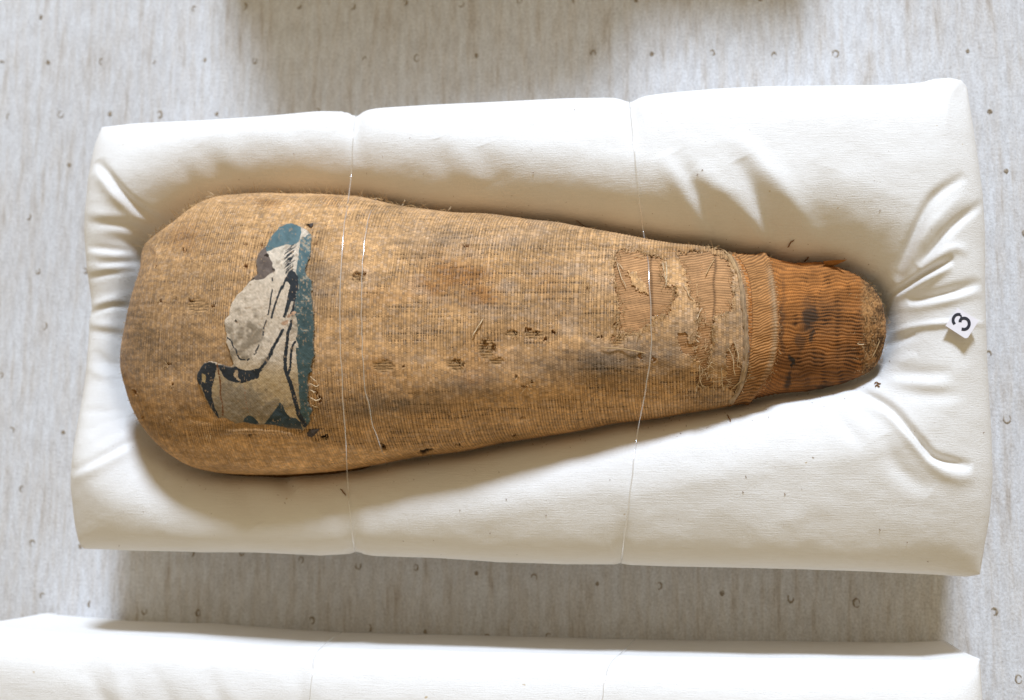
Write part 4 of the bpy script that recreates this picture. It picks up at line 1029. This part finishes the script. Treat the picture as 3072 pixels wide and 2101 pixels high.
# ------------------------------------------------------------------ strings
def string(px, fn, name, label, r=0.00046, tail=()):
    c = curve(px, 110); w = np.array([fn(x, y) for x, y in c])
    gapd = np.linalg.norm(np.diff(w, axis=0), axis=1); jump = np.where(gapd > 3.0 * np.median(gapd))[0]
    zs = w[:, 2].copy()
    for j in jump:                                   # pulled straight where it leaves the bundle for the cushion
        a_, b_ = max(0, j - 3), min(len(w) - 1, j + 5)
        w[a_:b_ + 1] = w[a_] + (w[b_] - w[a_]) * np.linspace(0, 1, b_ - a_ + 1)[:, None]
    w = smooth3(w, 4)
    if len(tail): w = np.vstack([tail[0], w, tail[1]])
    V, Q = tube(w, r, 8, False); o = mesh_from(name, V, Q, M_line); tag(o, label, 'string', 'clear strings holding the bundle down'); return o


hull = None
def on_top(x, y):
    b = on_body(x, y, 0.0028); c_ = on_cushion(x, y, 0.0016)
    bx, by = project(b)
    return b if math.hypot(bx - x, by - y) < 15 else c_


def drop(p, dy): return np.array([p + [0, dy * .6, -.006], p + [0, dy, -.02]][::1])


tA, bA = on_cushion(*LINE_A[0]), on_cushion(*LINE_A[-1]); tB, bB = on_cushion(*LINE_B[0]), on_cushion(*LINE_B[-1])
string(LINE_A, on_top, 'tie_string', 'clear string looped over cushion and bundle just right of the painted fragment', tail=(drop(tA, .002)[::-1], drop(bA, -.002)))
string(LINE_B, on_top, 'tie_string', 'clear string looped over cushion and bundle across the torn bandages', 0.00044, tail=(drop(tB, .002)[::-1], drop(bB, -.002)))
string(LINE_C, lambda x, y: on_body(x, y, 0.0028), 'tie_string', 'short clear string lying on the bundle, second from the painted fragment', 0.00042)


def wall2(pts):
    out = []
    for x, y in curve(pts, 40):
        p = on_cushion2(x, y); X_, Y_ = project(p)
        if math.hypot(X_ - x, Y_ - y) > 8:
            # back wall: a plane through the wall's foot
            d = ray(x, y) @ M.T; yw = np.interp((CAM + d * 1.0)[0], b2[:, 0], b2[:, 1]) + .0016
            t = (yw - CAM[1]) / d[1]; p = CAM + d * t
        out.append(p)
    return smooth3(np.array(out), 4)


for pts, lb in ((L2A, 'clear string over the lower cushion, left one of its two'), (L2B, 'clear string over the lower cushion, right one of its two')):
    V, Q = tube(wall2(pts), 0.00036, 8, False); tag(mesh_from('tie_string', V, Q, M_line), lb, 'string', 'clear strings round the lower cushion')

# ------------------------------------------------------------------ number tag
zc = on_cushion(2885, 972)[2]
cor = np.array([(2872.5, 924), (2936, 962), (2899, 1016), (2837, 977)])
hz = zc + np.array([0.0006, 0.0014, 0.0046, 0.0034])
K = at(cor[:, 0], cor[:, 1], hz)
n_ = np.cross(K[1] - K[0], K[3] - K[0]); n_ /= np.linalg.norm(n_); n_ = n_ if n_[2] > 0 else -n_


def on_card(x, y, off):
    d = ray(np.array(x, float), np.array(y, float)) @ M.T
    t = ((K[0] + n_ * off - CAM) @ n_) / (d @ n_); return CAM + d * t[..., None]


ol = [(2870, 929), (2872.5, 925), (2876, 926), (2931, 959), (2935, 964), (2933, 968), (2908, 1007), (2903, 1014), (2896, 1015), (2890, 1012), (2841, 980), (2838, 976)]
ol = curve(ol + ol[:1], 49)[:-1]; n = len(ol)
Vt = on_card(ol[:, 0], ol[:, 1], 0.0); Vb = Vt - n_ * 0.0007
card = empty('number_tag', tuple(K.mean(0) - n_ * .0007)); tag(card, 'small white card tag printed with a black 3, on the right rim of the cushion', 'tag')
me = bpy.data.meshes.new('card'); me.from_pydata([tuple(v) for v in np.vstack([Vt, Vb])], [], [list(range(n)), list(range(2 * n - 1, n - 1, -1))] + [[k, n + k, n + (k + 1) % n, (k + 1) % n] for k in range(n)]); me.materials.append(M_card)
o = bpy.data.objects.new('card', me); COL.objects.link(o); adopt(o, card)
def c4(pts): return [(2780 + x / 7.945, 880 + y / 7.945) for x, y in pts]
three = c4([(668, 738), (640, 690), (632, 640), (645, 580), (690, 525), (750, 503), (800, 520), (812, 570), (800, 640), (797, 690), (800, 640), (830, 605), (890, 592), (950, 608), (1000, 660), (1015, 730), (1000, 790), (960, 840), (900, 860), (835, 852)])
a1 = c4([(668, 742), (640, 695), (630, 640), (645, 580), (690, 525), (750, 505), (806, 512)])
a2 = c4([(797, 692), (802, 650), (830, 612), (885, 596), (950, 610), (1000, 660), (1015, 730), (1000, 790), (960, 840), (900, 862), (832, 854)])
a3 = c4([(806, 512), (822, 560), (818, 625)])
parts = []
for arc, wd in ((a1, 9.0), (a2, 9.4), (a3, 5.0)):
    c = curve(arc, 40); T = np.gradient(c, axis=0); T /= np.linalg.norm(T, axis=1, keepdims=True); S_ = np.stack([-T[:, 1], T[:, 0]], -1)
    A_, B_ = c + S_ * wd / 2, c - S_ * wd / 2; off = 0.00012 + 0.00003 * len(parts)
    V = np.vstack([on_card(A_[:, 0], A_[:, 1], off), on_card(B_[:, 0], B_[:, 1], off)]); k = np.arange(39)
    parts.append((V, np.stack([k, k + 1, k + 41, k + 40], -1)))
V, Q = join(parts); o = mesh_from('numeral', V, Q, M_ink); adopt(o, card); o['label'] = 'black printed 3'

# ------------------------------------------------------------------ bits of fibre on the cushion
BITS = [([(2363, 742), (2372, 727), (2382, 719)], 'brown fibre lying on the cushion above the narrow end'), ([(2413, 782), (2421, 774), (2427, 769)], 'short dark fibre at the top of the narrow end'), ([(1728, 657), (1745, 672), (1772, 682)], 'long thin brown fibre beside the upper edge of the bundle'), ([(1022, 1468), (1030, 1478), (1039, 1488)], 'brown fibre by the left string below the bundle'),
        ([(2181, 1246), (2187, 1256), (2194, 1269)], 'light brown fibre in the shadow below the torn bandages'), ([(2623, 1154), (2632, 1149), (2638, 1153), (2645, 1151)], 'reddish curled fibre on the cushion by the toe end'), ([(2626, 1162), (2634, 1159), (2640, 1164)], 'thin curled fibre under the reddish one by the toe end')]
for pts, lb in BITS:
    c = curve(pts, 12); w = smooth3(np.array([on_cushion(x, y, 0.0007) for x, y in c]), 2)
    V, Q = tube(w, 0.00042 if 'long' not in lb else 0.0003, 6); tag(mesh_from('fibre', V, Q, M_straw), lb, 'fibre', 'fibres fallen on the cushion')
parts = []
SP = [(1228, 414), (1250, 680), (1150, 700), (1510, 625), (1725, 330), (2108, 512), (2090, 523), (1600, 520), (1890, 325), (2638, 630), (880, 460), (1270, 520), (1520, 622), (1380, 1530), (1300, 1620), (1210, 1625), (1285, 1393), (880, 1460), (1520, 1500), (1640, 1545), (1830, 1440), (1910, 1289), (2045, 1304), (2240, 1430), (2230, 1475), (2355, 1480), (2440, 1372), (2353, 1484), (2720, 1625), (2782, 1684), (2640, 1590), (430, 1537), (357, 1636), (855, 1510), (2950, 1300), (2670, 1085), (1240, 1440), (1510, 1330), (1600, 1335), (1470, 1600), (1700, 1290), (1740, 1310)]
for x, y in SP:
    for _ in range(1):
        b = on_cushion(x, y, 0.0003); a = rng.uniform(0, 6.28); l = rng.uniform(.0003, .0008); d = np.array([math.cos(a), math.sin(a), 0])
        parts.append(tube(np.array([b - d * l, b + [0, 0, .0001], b + d * l]), rng.uniform(.00018, .00036), 5))
for _ in range(170):
    c_ = (TOPL, BOTL)[rng.integers(2)]; k = rng.integers(len(c_)); x, y = c_[k]; sgn = -1 if c_ is TOPL else 1
    x += rng.normal(0, 40); y += sgn * abs(rng.normal(4, 34))
    b = on_cushion(x, y, 0.0002); a = rng.uniform(0, 6.28); l = rng.uniform(.0002, .0007); d = np.array([math.cos(a), math.sin(a), 0])
    parts.append(tube(np.array([b - d * l, b + [0, 0, .0001], b + d * l]), rng.uniform(.0001, .00022), 4))
for _ in range(130):
    x, y = (rng.uniform(300, 2900), rng.uniform(320, 1680))
    if inside(np.array([x]), np.array([y]), TOPL + RIGL + BOTL[::-1] + LEFL[::-1])[0]: continue
    b = on_cushion(x, y, 0.0002); a = rng.uniform(0, 6.28); l = rng.uniform(.0001, .0004); d = np.array([math.cos(a), math.sin(a), 0])
    parts.append(tube(np.array([b - d * l, b, b + d * l]), rng.uniform(.00008, .00018), 4))
V, Q = join(parts); tag(mesh_from('lint_specks', V, Q, M_straw), 'tiny brown specks scattered over the cream cushion', 'specks', kind='stuff')
